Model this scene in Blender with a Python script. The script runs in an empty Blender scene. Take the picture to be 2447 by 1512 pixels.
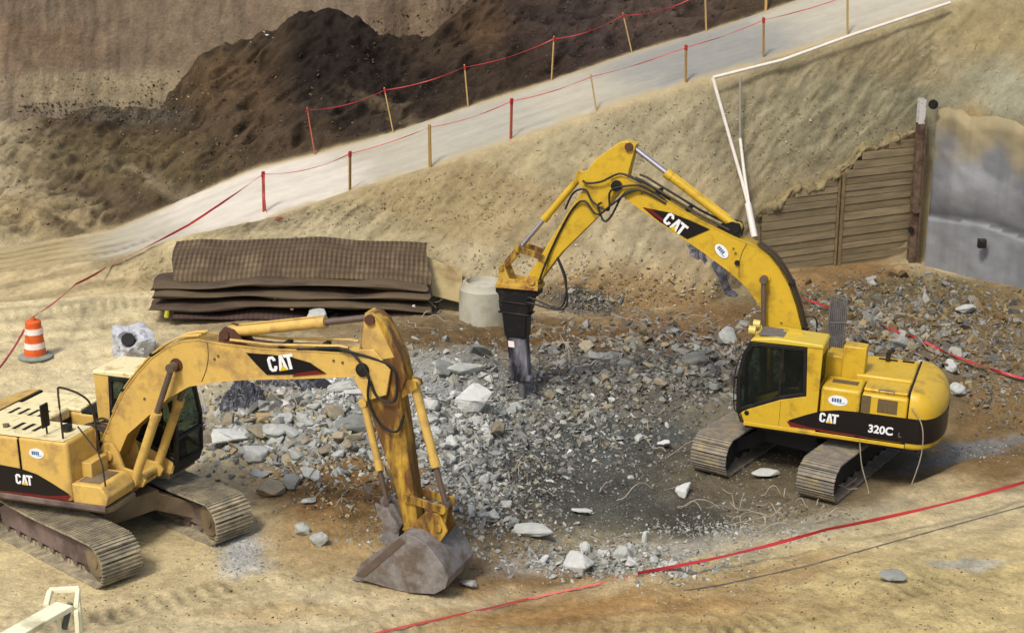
import bpy, bmesh, math, random
import numpy as np
from mathutils import Vector, Matrix
R=math.radians
random.seed(7); RS=np.random.RandomState(7)
scene=bpy.context.scene
COL=scene.collection
# ------------------------------------------------------------------ camera
F,PITCH,ROLL,CH=4138.44,R(16.14729),R(0.3113188),12.907987
cd=bpy.data.cameras.new('camera'); cam=bpy.data.objects.new('camera',cd); COL.objects.link(cam)
cd.sensor_width=36; cd.lens=36*F/2447.0; cd.clip_end=1000; cd.clip_start=.1
cam.matrix_world=Matrix.Translation((0,0,CH))@Matrix.Rotation(math.pi/2-PITCH,4,'X')@Matrix.Rotation(ROLL,4,'Z')
scene.camera=cam
scene.render.resolution_x=1024; scene.render.resolution_y=632
# ------------------------------------------------------------------ sky, sun, exposure
SUN_EL,SUN_AZ=R(52),R(-150)      # azimuth measured from +Y, clockwise positive
w=bpy.data.worlds.new('World'); scene.world=w; w.use_nodes=True
nt=w.node_tree; bg=nt.nodes['Background']
sk=nt.nodes.new('ShaderNodeTexSky'); sk.sky_type='NISHITA'; sk.sun_disc=False
sk.sun_elevation=SUN_EL; sk.sun_rotation=SUN_AZ; sk.dust_density=4; sk.air_density=1.0; sk.ozone_density=.6
nt.links.new(sk.outputs[0],bg.inputs[0]); bg.inputs[1].default_value=.13
sd=bpy.data.lights.new('sun','SUN'); sd.energy=2.0; sd.angle=R(10); sd.color=(1,.975,.92)
sun=bpy.data.objects.new('sun',sd); COL.objects.link(sun)
d=Vector((math.sin(SUN_AZ)*math.cos(SUN_EL),math.cos(SUN_AZ)*math.cos(SUN_EL),math.sin(SUN_EL)))
sun.rotation_euler=d.to_track_quat('Z','Y').to_euler()
vs=scene.view_settings; vs.view_transform='Standard'; vs.look='None'; vs.exposure=0.46; vs.gamma=1; vs.use_curve_mapping=False

# ------------------------------------------------------------------ projection helpers (metres)
def ray(u,v):
    x=(u-1223.5)/F; y=-(v-756)/F
    cr,sr=math.cos(-ROLL),math.sin(-ROLL); x,y=cr*x-sr*y,sr*x+cr*y
    c,s=math.cos(PITCH),math.sin(PITCH)
    return x,y*s+c,y*c-s
def PY(u,v,y):
    dx,dy,dz=ray(u,v); t=y/dy; return Vector((dx*t,y,CH+dz*t))
def PZ(u,v,z):
    dx,dy,dz=ray(u,v); t=(z-CH)/dz; return Vector((dx*t,dy*t,z))
# ------------------------------------------------------------------ colours and materials
K=.66
def lin(r,g,b,k=K):
    return np.array([((c/255.)/12.92 if c/255.<.04045 else ((c/255.+.055)/1.055)**2.4)*k for c in (r,g,b)])
def mat(name,col,rough=.7,metal=0,noise=.25,scale=6,bump=.0,bscale=40,dirt=None,dirtamt=0,dscale=1.5,spec=.4,attr=False,coat=0,stretch=None,objrand=0,fine=0,fineamt=.3,bdist=.03):
    m=bpy.data.materials.new(name); m.use_nodes=True; n=m.node_tree; N=n.nodes; L=n.links
    b=N['Principled BSDF']; b.inputs['Roughness'].default_value=rough; b.inputs['Metallic'].default_value=metal
    b.inputs['Specular IOR Level'].default_value=spec; b.inputs['Coat Weight'].default_value=coat
    tc=N.new('ShaderNodeTexCoord'); vec=tc.outputs['Object']
    if stretch:
        mp=N.new('ShaderNodeMapping'); mp.inputs['Scale'].default_value=stretch; L.new(vec,mp.inputs[0]); vec=mp.outputs[0]
    def noi(sc,det=6,ro=.6):
        q=N.new('ShaderNodeTexNoise'); q.inputs['Scale'].default_value=sc; q.inputs['Detail'].default_value=det; q.inputs['Roughness'].default_value=ro
        L.new(vec,q.inputs['Vector']); return q.outputs['Fac']
    if attr:
        a=N.new('ShaderNodeAttribute'); a.attribute_name='Col'; c0=a.outputs['Color']
    else:
        a=N.new('ShaderNodeRGB'); a.outputs[0].default_value=(*[float(x) for x in col],1); c0=a.outputs[0]
    if dirtamt:
        f=noi(dscale,8,.65); r=N.new('ShaderNodeValToRGB'); r.color_ramp.elements[0].position=.62-dirtamt*.4; r.color_ramp.elements[1].position=.75-dirtamt*.3
        L.new(f,r.inputs[0]); mx=N.new('ShaderNodeMix'); mx.data_type='RGBA'; L.new(r.outputs[0],mx.inputs[0]); L.new(c0,mx.inputs[6]); mx.inputs[7].default_value=(*[float(x) for x in dirt],1); c0=mx.outputs[2]
    if noise:
        f=noi(scale); mr=N.new('ShaderNodeMapRange'); mr.inputs[1].default_value=.25; mr.inputs[2].default_value=.75; mr.inputs[3].default_value=1-noise; mr.inputs[4].default_value=1+noise
        L.new(f,mr.inputs[0]); v=N.new('ShaderNodeVectorMath'); v.operation='SCALE'; L.new(c0,v.inputs[0]); L.new(mr.outputs[0],v.inputs['Scale']); c0=v.outputs[0]
    if fine:
        f=noi(fine,4,.7); mr=N.new('ShaderNodeMapRange'); mr.inputs[1].default_value=.3; mr.inputs[2].default_value=.7; mr.inputs[3].default_value=1-fineamt; mr.inputs[4].default_value=1+fineamt*.8
        L.new(f,mr.inputs[0]); v=N.new('ShaderNodeVectorMath'); v.operation='SCALE'; L.new(c0,v.inputs[0]); L.new(mr.outputs[0],v.inputs['Scale']); c0=v.outputs[0]
    if objrand:
        oi=N.new('ShaderNodeObjectInfo'); mr=N.new('ShaderNodeMapRange'); mr.inputs[3].default_value=1-objrand; mr.inputs[4].default_value=1+objrand
        L.new(oi.outputs['Random'],mr.inputs[0]); v=N.new('ShaderNodeVectorMath'); v.operation='SCALE'; L.new(c0,v.inputs[0]); L.new(mr.outputs[0],v.inputs['Scale']); c0=v.outputs[0]
    L.new(c0,b.inputs['Base Color'])
    if bump:
        f=noi(bscale,5,.6); bn=N.new('ShaderNodeBump'); bn.inputs['Strength'].default_value=bump; bn.inputs['Distance'].default_value=bdist
        L.new(f,bn.inputs['Height']); L.new(bn.outputs[0],b.inputs['Normal'])
    return m
M={}
M['yellowL']=mat('dusty_yellow_paint',lin(228,188,98,.7),.5,noise=.08,scale=3,fine=22,fineamt=.07,dirt=lin(188,152,96),dirtamt=.3,dscale=2.2,bump=.05,bscale=25)
M['yellowR']=mat('yellow_paint',lin(221,181,50,.7),.36,noise=.08,scale=3,fine=30,fineamt=.08,dirt=lin(180,144,50),dirtamt=.24,dscale=2.4,bump=.03,bscale=20)
M['paleL']=mat('pale_yellow_paint',lin(246,232,178,.74),.5,noise=.06,scale=4,dirt=lin(200,170,110),dirtamt=.25,dscale=4)  # paler yellow for the left machine's hood, roof and top panels
M['rustyellow']=mat('worn_yellow_paint',lin(212,170,62),.55,noise=.2,scale=5,fine=20,fineamt=.15,dirt=lin(112,76,36),dirtamt=.6,dscale=2.3,stretch=(1.6,1.6,.45),bump=.15,bscale=18)
M['rust']=mat('rusty_steel',lin(96,62,42),.8,noise=.35,scale=9,bump=.2)
M['black']=mat('black_paint',lin(22,20,20),.45,noise=.2,scale=6,dirt=lin(60,52,44),dirtamt=.18,dscale=5)
M['rubber']=mat('black_rubber',lin(28,26,24),.6,noise=.2)
M['hose']=mat('dusty_hose_rubber',lin(62,50,34),.65,noise=.3)
M['decal']=mat('black_decal',lin(24,18,20),.35,noise=.1)
M['red']=mat('red_decal',lin(120,28,30),.4,noise=.1)
M['white']=mat('white_decal',lin(236,236,236,.8),.4,noise=.05)
M['yel2']=mat('yellow_decal',lin(240,200,30),.4,noise=.05)
M['blue']=mat('blue_decal',lin(60,110,160),.4,noise=.1)
M['chrome']=mat('hydraulic_rod_chrome',lin(205,200,205,.9),.22,.85,noise=.1)
M['rodL']=mat('dusty_rod_steel',lin(125,108,98),.45,.4,noise=.2)
M['track']=mat('dusty_track_steel',lin(152,142,120),.8,.05,noise=.22,scale=5,dirt=lin(186,172,140),dirtamt=.55,dscale=2.5,bump=.2,bscale=25)
M['trackR']=mat('muddy_track_steel',lin(142,134,122),.8,.05,noise=.28,scale=5,dirt=lin(160,146,112),dirtamt=.4,dscale=2.5,bump=.3,bscale=25)
M['frameL']=mat('brown_track_frame',lin(134,114,106),.75,noise=.2,scale=4,dirt=lin(90,74,66),dirtamt=.35)
M['frameR']=mat('dark_track_frame',lin(34,32,30),.7,noise=.25)
M['chassis']=mat('dusty_chassis',lin(140,122,90),.8,noise=.25,dirt=lin(95,80,60),dirtamt=.4)
M['bucket']=mat('scraped_bucket_steel',lin(152,146,142),.6,.2,noise=.28,scale=5,fine=16,fineamt=.2,dirt=lin(122,110,98),dirtamt=.5,dscale=3,bump=.2,bscale=22)
M['hammerlow']=mat('scuffed_hammer_steel',lin(150,148,156),.5,.3,noise=.35,scale=7,dirt=lin(44,42,48),dirtamt=.66,dscale=4,stretch=(1,1,.3))
M['vent']=mat('vent_mesh_brown',lin(110,92,58),.8,noise=.3,scale=20)
M['grey']=mat('plain_grey',lin(120,118,116),.6,.2,noise=.2)
M['darkgap']=mat('dark_gap',lin(20,17,14),.8,noise=.2)
M['seat']=mat('dark_seat_fabric',lin(45,44,42),.9,noise=.2)
gm=bpy.data.materials.new('tinted_glass'); gm.use_nodes=True; n=gm.node_tree
b=n.nodes['Principled BSDF']; b.inputs['Base Color'].default_value=(.015,.017,.016,1); b.inputs['Roughness'].default_value=.06; b.inputs['Specular IOR Level'].default_value=.5
tr=n.nodes.new('ShaderNodeBsdfTransparent'); tr.inputs[0].default_value=(.72,.80,.74,1); mx=n.nodes.new('ShaderNodeMixShader'); mx.inputs[0].default_value=.30
n.links.new(tr.outputs[0],mx.inputs[1]); n.links.new(b.outputs[0],mx.inputs[2]); n.links.new(mx.outputs[0],n.nodes['Material Output'].inputs[0]); M['glass']=gm
M['tape']=mat('red_barrier_tape',lin(206,84,80),.5,noise=.15,scale=3)
M['tapeD']=mat('dark_red_barrier_tape',lin(190,50,54),.45,noise=.22,scale=2)
M['lath']=mat('raw_wood_lath',lin(205,170,105),.8,noise=.2,scale=9,stretch=(1,1,.2))
M['lathD']=mat('weathered_wood_lath',lin(172,138,78),.85,noise=.25,scale=9,stretch=(1,1,.2))
M['orangepaint']=mat('orange_red_paint',lin(192,104,80),.7,noise=.2)
M['barrel']=mat('orange_plastic',lin(236,104,40),.45,noise=.08)
M['reflect']=mat('white_reflective_band',lin(240,225,215,.85),.5,noise=.06)
M['basegrey']=mat('grey_rubber_base',lin(150,156,140),.8,noise=.2)
M['pvc']=mat('white_pvc_pipe',lin(225,218,205,.8),.4,noise=.08)
M['pvcg']=mat('grey_conduit',lin(150,146,130),.5,noise=.1)
M['wall']=mat('sprayed_concrete',(1,1,1),.85,noise=.12,scale=1.2,bump=.5,bscale=5,attr=True)
M['lag']=mat('timber_lagging',(1,1,1),.95,noise=.35,scale=3,stretch=(.35,.35,3),bump=.3,bscale=8,attr=True)
M['pile']=mat('rusty_soldier_pile',lin(112,92,72),.85,noise=.35,dirt=lin(76,54,40),dirtamt=.45,dscale=4)
M['whitepaint']=mat('chipped_white_paint',lin(210,205,200),.6,noise=.15,dirt=lin(130,100,80),dirtamt=.25,dscale=6)
M['mesh']=mat('rusty_brown_mesh',lin(96,78,54),.85,noise=.25,scale=2.5,dirt=lin(118,100,72),dirtamt=.3,dscale=1.2)
M['meshD']=mat('dark_brown_mesh',lin(78,58,48),.85,noise=.25,scale=2.5)
M['conc']=mat('pale_concrete',lin(196,192,172),.85,noise=.14,scale=3,dirt=lin(165,155,130),dirtamt=.4,bump=.2,bscale=12)
M['concB']=mat('bluish_broken_concrete',lin(198,200,204),.85,noise=.2,scale=6,bump=.5,bscale=12)
M['meshS']=mat('smooth_brown_mat',lin(100,84,60),.85,noise=.2,scale=2.5,dirt=lin(74,58,46),dirtamt=.4,stretch=(.4,1,2))
M['ply']=mat('tan_plywood',lin(190,170,120),.8,noise=.12,scale=2,dirt=lin(150,125,80),dirtamt=.3)
M['cream']=mat('cream_painted_steel',lin(246,242,205,.8),.45,noise=.05,dirt=lin(205,195,150),dirtamt=.22)
M['rebar']=mat('pale_rebar',lin(176,162,140),.7,.1,noise=.25)
M['rebarD']=mat('grey_rebar',lin(120,116,118),.7,.1,noise=.25)
M['rockA']=mat('light_grey_concrete_rubble',lin(190,191,182),.9,noise=.18,scale=5,bump=.5,bscale=14,objrand=.16)
M['rockB']=mat('grey_concrete_rubble',lin(148,149,140),.9,noise=.2,scale=5,bump=.5,bscale=14,objrand=.22)
M['rockC']=mat('brownish_concrete_rubble',lin(162,150,124),.9,noise=.2,scale=5,bump=.5,bscale=14,objrand=.2)
M['rockW']=mat('white_concrete_rubble',lin(212,212,204,.68),.9,noise=.15,scale=5,bump=.5,bscale=14,objrand=.08)
M['rubble']=mat('rubble_fragments',(1,1,1),.92,noise=.2,scale=7,bump=.4,bscale=30,attr=True)
M['soil']=mat('soil',(1,1,1),.95,noise=.26,scale=2.2,bump=1.0,bscale=7,attr=True,spec=.12,fine=18,fineamt=.24,bdist=.05)
M['bank']=mat('compacted_bank',(1,1,1),.95,noise=.16,scale=2.0,bump=.8,bscale=5,attr=True,spec=.12,fine=12,fineamt=.13,bdist=.04)
M['road']=mat('dusty_road',(1,1,1),.9,noise=.06,scale=3,bump=.25,bscale=6,attr=True,spec=.2)
M['plastic']=mat('blue_grey_plastic_sheet',lin(78,74,84),.5,noise=.3,scale=4,dirt=lin(130,128,128),dirtamt=.35,dscale=4)
M['tarpd']=mat('black_plastic_sheet',lin(52,52,58),.45,noise=.4,scale=4,dirt=lin(120,122,126),dirtamt=.25,dscale=5)
M['yb']=mat('yellow_plastic',lin(215,205,60),.5,noise=.1)

# ------------------------------------------------------------------ noise in numpy
def _h(ix,iy,iz,s):
    n=(ix*374761393+iy*668265263+iz*2147483647+s*1274126177)&0xffffffff
    n=((n^(n>>13))*1274126177)&0xffffffff
    return ((n^(n>>16))&0xffff)/65535.0
def vn(x,y,z,s=0):
    x=np.asarray(x,float);y=np.asarray(y,float)+0*x;z=np.asarray(z,float)+0*x
    ix,iy,iz=[np.floor(a).astype(np.int64) for a in (x,y,z)]
    fx,fy,fz=x-ix,y-iy,z-iz
    fx,fy,fz=[a*a*(3-2*a) for a in (fx,fy,fz)]
    r=0
    for a in (0,1):
        for b_ in (0,1):
            for c in (0,1):
                r=r+_h(ix+a,iy+b_,iz+c,s)*(fx if a else 1-fx)*(fy if b_ else 1-fy)*(fz if c else 1-fz)
    return r*2-1
def fbm(x,y,z=0,s=0,o=4,g=.5):
    r=0;a=1;t=0
    for i in range(o):
        r=r+a*vn(np.asarray(x)*2**i,np.asarray(y)*2**i,np.asarray(z)*2**i,s+i*17); t+=a; a*=g
    return r/t
def ss(a,b_,x):
    t=np.clip((x-a)/(b_-a),0,1); return t*t*(3-2*t)
# ------------------------------------------------------------------ tagging and mesh building
def tag(o,label=None,cat=None,group=None,kind=None):
    if label: o['label']=label
    if cat: o['category']=cat
    if group: o['group']=group
    if kind: o['kind']=kind
    return o
def link(o,parent=None):
    COL.objects.link(o)
    if parent: o.parent=parent
    return o
def mesh_np(name,V,Fq,m,colors=None,smooth=True,parent=None):
    me=bpy.data.meshes.new(name); V=np.asarray(V,np.float32); Fq=np.asarray(Fq,np.int32); k=Fq.shape[1]
    me.vertices.add(len(V)); me.vertices.foreach_set('co',V.ravel())
    me.loops.add(Fq.size); me.loops.foreach_set('vertex_index',Fq.ravel())
    me.polygons.add(len(Fq)); me.polygons.foreach_set('loop_start',np.arange(0,Fq.size,k,dtype=np.int32)); 
    me.update(calc_edges=True); me.validate()
    me.polygons.foreach_set('use_smooth',[smooth]*len(me.polygons))
    if colors is not None:
        a=me.color_attributes.new('Col','FLOAT_COLOR','POINT')
        a.data.foreach_set('color',np.concatenate([colors,np.ones((len(colors),1))],1).astype(np.float32).ravel())
    me.materials.append(m); o=bpy.data.objects.new(name,me); return link(o,parent)
class MB:
    def __init__(s,xf=None): s.v=[];s.f=[];s.xf=xf
    def add(s,vs_,fs):
        o=len(s.v)
        for p in vs_:
            p=Vector(p); s.v.append(s.xf(p) if s.xf else p)
        s.f+=[tuple(i+o for i in f) for f in fs]; return s
    def box(s,lo,hi):
        x0,y0,z0=lo;x1,y1,z1=hi
        return s.add([(x0,y0,z0),(x1,y0,z0),(x1,y1,z0),(x0,y1,z0),(x0,y0,z1),(x1,y0,z1),(x1,y1,z1),(x0,y1,z1)],
            [(3,2,1,0),(4,5,6,7),(0,1,5,4),(1,2,6,5),(2,3,7,6),(3,0,4,7)])
    def prism(s,pts,y0,y1):       # profile in x,z extruded along y
        n=len(pts); a=sum(pts[i][0]*pts[(i+1)%n][1]-pts[(i+1)%n][0]*pts[i][1] for i in range(n))
        if a<0: pts=pts[::-1]
        if y0>y1: y0,y1=y1,y0
        return s.add([(p[0],y0,p[1]) for p in pts]+[(p[0],y1,p[1]) for p in pts],
            [tuple(range(n)),tuple(range(2*n-1,n-1,-1))]+[(i,n+i,n+(i+1)%n,(i+1)%n) for i in range(n)])
    def prismz(s,pts,z0,z1):      # profile in x,y extruded along z
        n=len(pts); a=sum(pts[i][0]*pts[(i+1)%n][1]-pts[(i+1)%n][0]*pts[i][1] for i in range(n))
        if a<0: pts=pts[::-1]
        return s.add([(p[0],p[1],z0) for p in pts]+[(p[0],p[1],z1) for p in pts],
            [tuple(range(n-1,-1,-1)),tuple(range(n,2*n))]+[(i,(i+1)%n,n+(i+1)%n,n+i) for i in range(n)])
    def ring(s,pts,w_,y0,y1):     # frame of width w inside a convex-ish profile
        n=len(pts); c=Vector((sum(p[0] for p in pts)/n,sum(p[1] for p in pts)/n))
        inn=[]
        for i in range(n):
            a,b_,cc=Vector(pts[i-1]),Vector(pts[i]),Vector(pts[(i+1)%n])
            d1=(b_-a).normalized();d2=(cc-b_).normalized(); n1=Vector((-d1.y,d1.x));n2=Vector((-d2.y,d2.x))
            if n1.dot(c-b_)<0:n1=-n1
            if n2.dot(c-b_)<0:n2=-n2
            m_=(n1+n2).normalized(); q=max(.4,m_.dot(n1)); inn.append(b_+m_*w_/q)
        V=[(p[0],y0,p[1]) for p in pts]+[(p[0],y0,p[1]) for p in inn]+[(p[0],y1,p[1]) for p in pts]+[(p[0],y1,p[1]) for p in inn]
        fs=[]
        for i in range(n):
            j=(i+1)%n
            fs+=[(i,j,n+j,n+i),(2*n+i,3*n+i,3*n+j,2*n+j),(i,2*n+i,2*n+j,j),(n+i,n+j,3*n+j,3*n+i)]
        return s.add(V,fs)
    def cyl(s,a,b_,r,r2=None,n=16,cap=True):
        a=Vector(a);b_=Vector(b_);r2=r if r2 is None else r2
        q=(b_-a).to_track_quat('Z','Y'); V=[]
        for c,rr in ((a,r),(b_,r2)):
            for i in range(n):
                t=2*math.pi*i/n; V.append(c+q@Vector((rr*math.cos(t),rr*math.sin(t),0)))
        fs=[(i,(i+1)%n,n+(i+1)%n,n+i) for i in range(n)]
        if cap: fs+=[tuple(range(n-1,-1,-1)),tuple(range(n,2*n))]
        return s.add(V,fs)
    def tube(s,path,r,n=8,closed=False):
        P=[Vector(p) for p in path]; V=[];N=len(P)
        for k,p in enumerate(P):
            t=(P[min(k+1,N-1)]-P[max(k-1,0)]).normalized(); q=t.to_track_quat('Z','Y')
            for i in range(n):
                a=2*math.pi*i/n; V.append(p+q@Vector((r*math.cos(a),r*math.sin(a),0)))
        fs=[(k*n+i,k*n+(i+1)%n,(k+1)*n+(i+1)%n,(k+1)*n+i) for k in range(N-1) for i in range(n)]
        fs+=[tuple(range(n-1,-1,-1)),tuple(range((N-1)*n,N*n))]
        return s.add(V,fs)
    def build(s,name,m,parent=None,bevel=0,smooth=False,seg=2,loc=None):
        me=bpy.data.meshes.new(name)
        if loc is not None: vv=[tuple(v-loc) for v in s.v]
        else: vv=[tuple(v) for v in s.v]
        me.from_pydata(vv,[],s.f); me.update()
        bm=bmesh.new(); bm.from_mesh(me); bmesh.ops.recalc_face_normals(bm,faces=bm.faces)
        big=[f for f in bm.faces if len(f.verts)>4]
        if big: bmesh.ops.triangulate(bm,faces=big)
        bm.to_mesh(me); bm.free()
        me.materials.append(m); o=bpy.data.objects.new(name,me); link(o,parent)
        if loc is not None: o.location=loc
        if smooth:
            for p in me.polygons: p.use_smooth=True
            me.set_sharp_from_angle(angle=R(38))
        if bevel:
            b_=o.modifiers.new('bevel','BEVEL'); b_.width=bevel; b_.segments=seg; b_.limit_method='ANGLE'; b_.angle_limit=R(35); b_.harden_normals=False
            if seg>1:
                for p in me.polygons: p.use_smooth=True
                me.set_sharp_from_angle(angle=R(38))
        return o
def spline(P,n=6):
    P=[Vector(p) for p in P]; out=[]
    for i in range(len(P)-1):
        a=P[max(i-1,0)];b_=P[i];c=P[i+1];d_=P[min(i+2,len(P)-1)]
        for k in range(n):
            t=k/n; out.append(.5*((2*b_)+(c-a)*t+(2*a-5*b_+4*c-d_)*t*t+(3*b_-a-3*c+d_)*t**3))
    out.append(P[-1]); return out
#TERRAIN
#MACHINES
#PROPS

def ribs(m,sp,amt):
    n=m.node_tree; N=n.nodes; L=n.links; b=N['Principled BSDF']; src=b.inputs['Base Color'].links[0].from_socket
    tc=N.new('ShaderNodeTexCoord'); sx=N.new('ShaderNodeSeparateXYZ'); L.new(tc.outputs['Object'],sx.inputs[0]); c=src
    for ax,s_,a_ in (('X',sp,amt),('Y',sp*1.6,amt*.45)):
        mu=N.new('ShaderNodeMath'); mu.operation='MULTIPLY'; mu.inputs[1].default_value=6.2832/s_; L.new(sx.outputs[ax],mu.inputs[0])
        si=N.new('ShaderNodeMath'); si.operation='SINE'; L.new(mu.outputs[0],si.inputs[0])
        ma=N.new('ShaderNodeMapRange'); ma.inputs[1].default_value=-1; ma.inputs[2].default_value=1; ma.inputs[3].default_value=1-a_; ma.inputs[4].default_value=1+a_*.6; L.new(si.outputs[0],ma.inputs[0])
        v=N.new('ShaderNodeVectorMath'); v.operation='SCALE'; L.new(c,v.inputs[0]); L.new(ma.outputs[0],v.inputs['Scale']); c=v.outputs[0]
    L.new(c,b.inputs['Base Color'])
ribs(M['mesh'],.13,.42); ribs(M['meshD'],.13,.25)
# ------------------------------------------------------------------ the ground, bank, road, spoil heap and back wall: one fan-shaped grid cut in sheets
NU=880
US=np.linspace(-950,3400,NU)
def sm(a,k=9):
    k_=np.ones(k)/k; return np.convolve(np.pad(a,k//2,mode='edge'),k_,mode='valid')
def line(pts,k=15):
    p=np.array(pts,float); v=sm(np.interp(US,p[:,0],p[:,1]),k); y=sm(np.interp(US,p[:,0],p[:,2]),k)
    x_=(US-1223.5)/F; y_=-(v-756)/F; cr,sr=math.cos(-ROLL),math.sin(-ROLL); x_,y_=cr*x_-sr*y_,sr*x_+cr*y_
    c,s=math.cos(PITCH),math.sin(PITCH); dy=y_*s+c; dz=y_*c-s; t=y/dy
    return np.stack([x_*t,y,CH+dz*t],1)
T_=line([(-950,790,43.5),(0,735,45),(260,712,45.5),(400,700,46),(1020,715,46.2),(1130,752,44.9),(1700,725,46),(1815,655,48.7),(1900,632,49.35),(2190,618,51.35),(2215,620,51.3),(2447,670,48.7),(2900,780,44.5),(3400,850,42)],5)
W_=line([(-950,730,45),(0,690,46.2),(260,655,46.5),(400,600,46.8),(640,555,47),(1020,560,47),(1300,600,46.6),(1500,620,46.5),(1700,590,47.3),(1800,520,48.7),(1830,500,48.95),(2010,400,50.2),(2100,345,50.85),(2185,288,51.5),(2220,235,51.6),(2447,262,49.0),(2900,330,44.9),(3400,420,42.5)],3)
N_=line([(-950,720,45.5),(0,668,46.8),(270,632,47),(450,585,47),(640,530,47),(832,462,47.5),(1022,402,48),(1217,335,48.5),(1420,262,49),(1632,192,49.5),(1697,178,49.8),(1820,138,50),(2017,78,51),(2250,0,52.5),(2447,-70,54),(3400,-330,58)],9)
F_=line([(-950,650,49),(0,610,50),(270,560,50.5),(450,480,51.5),(600,412,52.5),(745,375,53),(935,320,53.3),(1112,258,53.6),(1312,192,54),(1503,124,54.5),(1680,70,55),(1820,22,55.5),(2017,-50,56),(2447,-200,58),(3400,-480,61)],9)
C_=line([(-950,330,58),(0,306,59),(150,290,59.5),(250,268,60),(380,274,60),(425,205,60),(500,120,60),(650,80,60),(700,45,60),(770,30,60),(850,50,60),(905,92,60),(960,98,60.5),(1030,88,60.5),(1070,40,61),(1150,-25,62),(1500,-100,63),(2000,-190,64),(3400,-500,66)],5)
B_=C_+np.array([0,2.2,-.9]); B_[:,0]*=1.03
Wt=C_.copy(); Wt[:,1]=B_[:,1]+2.6; Wt[:,0]=B_[:,0]*1.04; Wt[:,2]=np.maximum(B_[:,2]+5,15.0)
Pl=Wt.copy(); Pl[:,1]=420; Pl[:,0]*=6.0; Pl[:,2]=15.5
bA=PZ(1560,1372,.05); bB=PZ(2200,1150,.05)
bd=(bB-bA).xy.normalized(); bn=Vector((-bd.y,bd.x))
MOUNDS=[]
for u,v,z,amp,sx,sy in [(1030,1010,.4,.75,1.7,1.5),(1120,900,.4,.5,1.4,1.4),(720,1040,.4,.55,1.9,1.3),(620,960,.2,.35,1.5,1.2),(1600,870,.4,.75,2.4,1.4),(1300,900,.2,.25,1.6,1.6),(2120,770,.6,.95,3.2,2.0),(2420,850,.5,.5,2,2),(800,1230,.3,.25,1.2,1.0),(900,1120,.3,.3,1.2,1),(1460,1380,.05,.18,1.6,.5),(1900,650,.2,.5,1.5,1.2),(2150,600,.4,.75,1.5,.9),(1960,655,.2,.25,1.2,.8),(2300,690,.2,.3,1.6,1.2),(760,1130,.3,.2,.8,.6)]:
    p=PZ(u,v,z); MOUNDS.append((p.x,p.y,amp,sx,sy))
def gz(x,y):
    s=(x-bA.x)*bn.x+(y-bA.y)*bn.y+.35*fbm(x*.5,y*.5,0,3,3)
    mask=ss(-.2,1.2,s); t=ss(-2.2,1.8,x)
    lz=.0381*np.clip(x+7.434,-5,6.5)
    rz=-.47-.0379*np.clip(x-6.27,-3.5,5)-.0041*(y-35.15)
    bank=.12+.25*ss(0,4,-s)
    rz=rz+ss(38.5,43,y)*.45
    z=lz*(1-t)+(rz*mask+bank*(1-mask))*t
    for mx,my,a,sx,sy in MOUNDS:
        z=z+a*np.exp(-((x-mx)/sx)**2-((y-my)/sy)**2)
    return z
def undermachine(x,y):
    a=1-ss(2.6,3.6,np.hypot((x+7.43),(y-29.98))*.9); b_=1-ss(2.8,3.6,np.hypot(x-6.27,y-35.15)); return np.clip(a+b_,0,1)
# ground rows
NG=340; q=np.linspace(0,1,NG); rows=[]; zone=[]
yf=19.0
for k,t in enumerate(q):
    # equal steps in 1/y so that rows are evenly spaced on the ground as seen from far away
    yy=1/((1-t)/yf+t/T_[:,1]) if t<1 else T_[:,1]
    fr=(yy-yf)/(T_[:,1]-yf)
    x0=(US-1223.5)/F*(yf*math.cos(PITCH)+CH*math.sin(PITCH)); xx=x0*(1-fr)+T_[:,0]*fr
    zz=gz(xx,yy); um=1-undermachine(xx,yy)
    n1=.16*fbm(xx*.45,yy*.45,0,1,4)+.05*fbm(xx*2.2,yy*2.2,0,5,4)+.018*fbm(xx*9,yy*9,0,6,2)
    zz=zz+n1*(.15+.85*um)
    b_=ss(2.6,0,T_[:,1]-yy); zz=zz*(1-b_)+T_[:,2]*b_
    rows.append(np.stack([xx,yy,zz],1)); zone.append(0)
def loft(A,B,n,zid,conv=0.0):
    for k in range(1,n+1):
        t=k/n; P=A*(1-t)+B*t
        if conv: P[:,2]+=conv*math.sin(math.pi*t)
        rows.append(P); zone.append(zid)
fr0=rows[0].copy(); fr0[:,1]=4; fr0[:,0]=fr0[:,0]*.75; fr0[:,2]=.1; rows.insert(0,fr0); zone.insert(0,0); rows.insert(1,rows[1]*1.0); rows[1][:,1]-=.02; zone.insert(0,0); NG+=2
i0=len(rows)-1; loft(T_,W_,60,1,0.0); loft(W_,N_,60,1,0.12); i1=len(rows)-1
loft(N_,F_,46,2,0.0); i2=len(rows)-1
loft(F_,C_,120,3,-.25); i3=len(rows)-1
loft(C_,B_,8,4); loft(B_,Wt,90,5,0); i4=len(rows)-1; loft(Wt,Pl,3,6); i5=len(rows)-1
G=np.array(rows); zone=np.array(zone); NR=len(rows)
for it in range(5):
    H=G.copy(); H[1:-1]=(G[:-2]+2*G[1:-1]+G[2:])/4; G[NG-3:i4-4]=H[NG-3:i4-4]
X,Y,Z=G[...,0],G[...,1],G[...,2]
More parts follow.
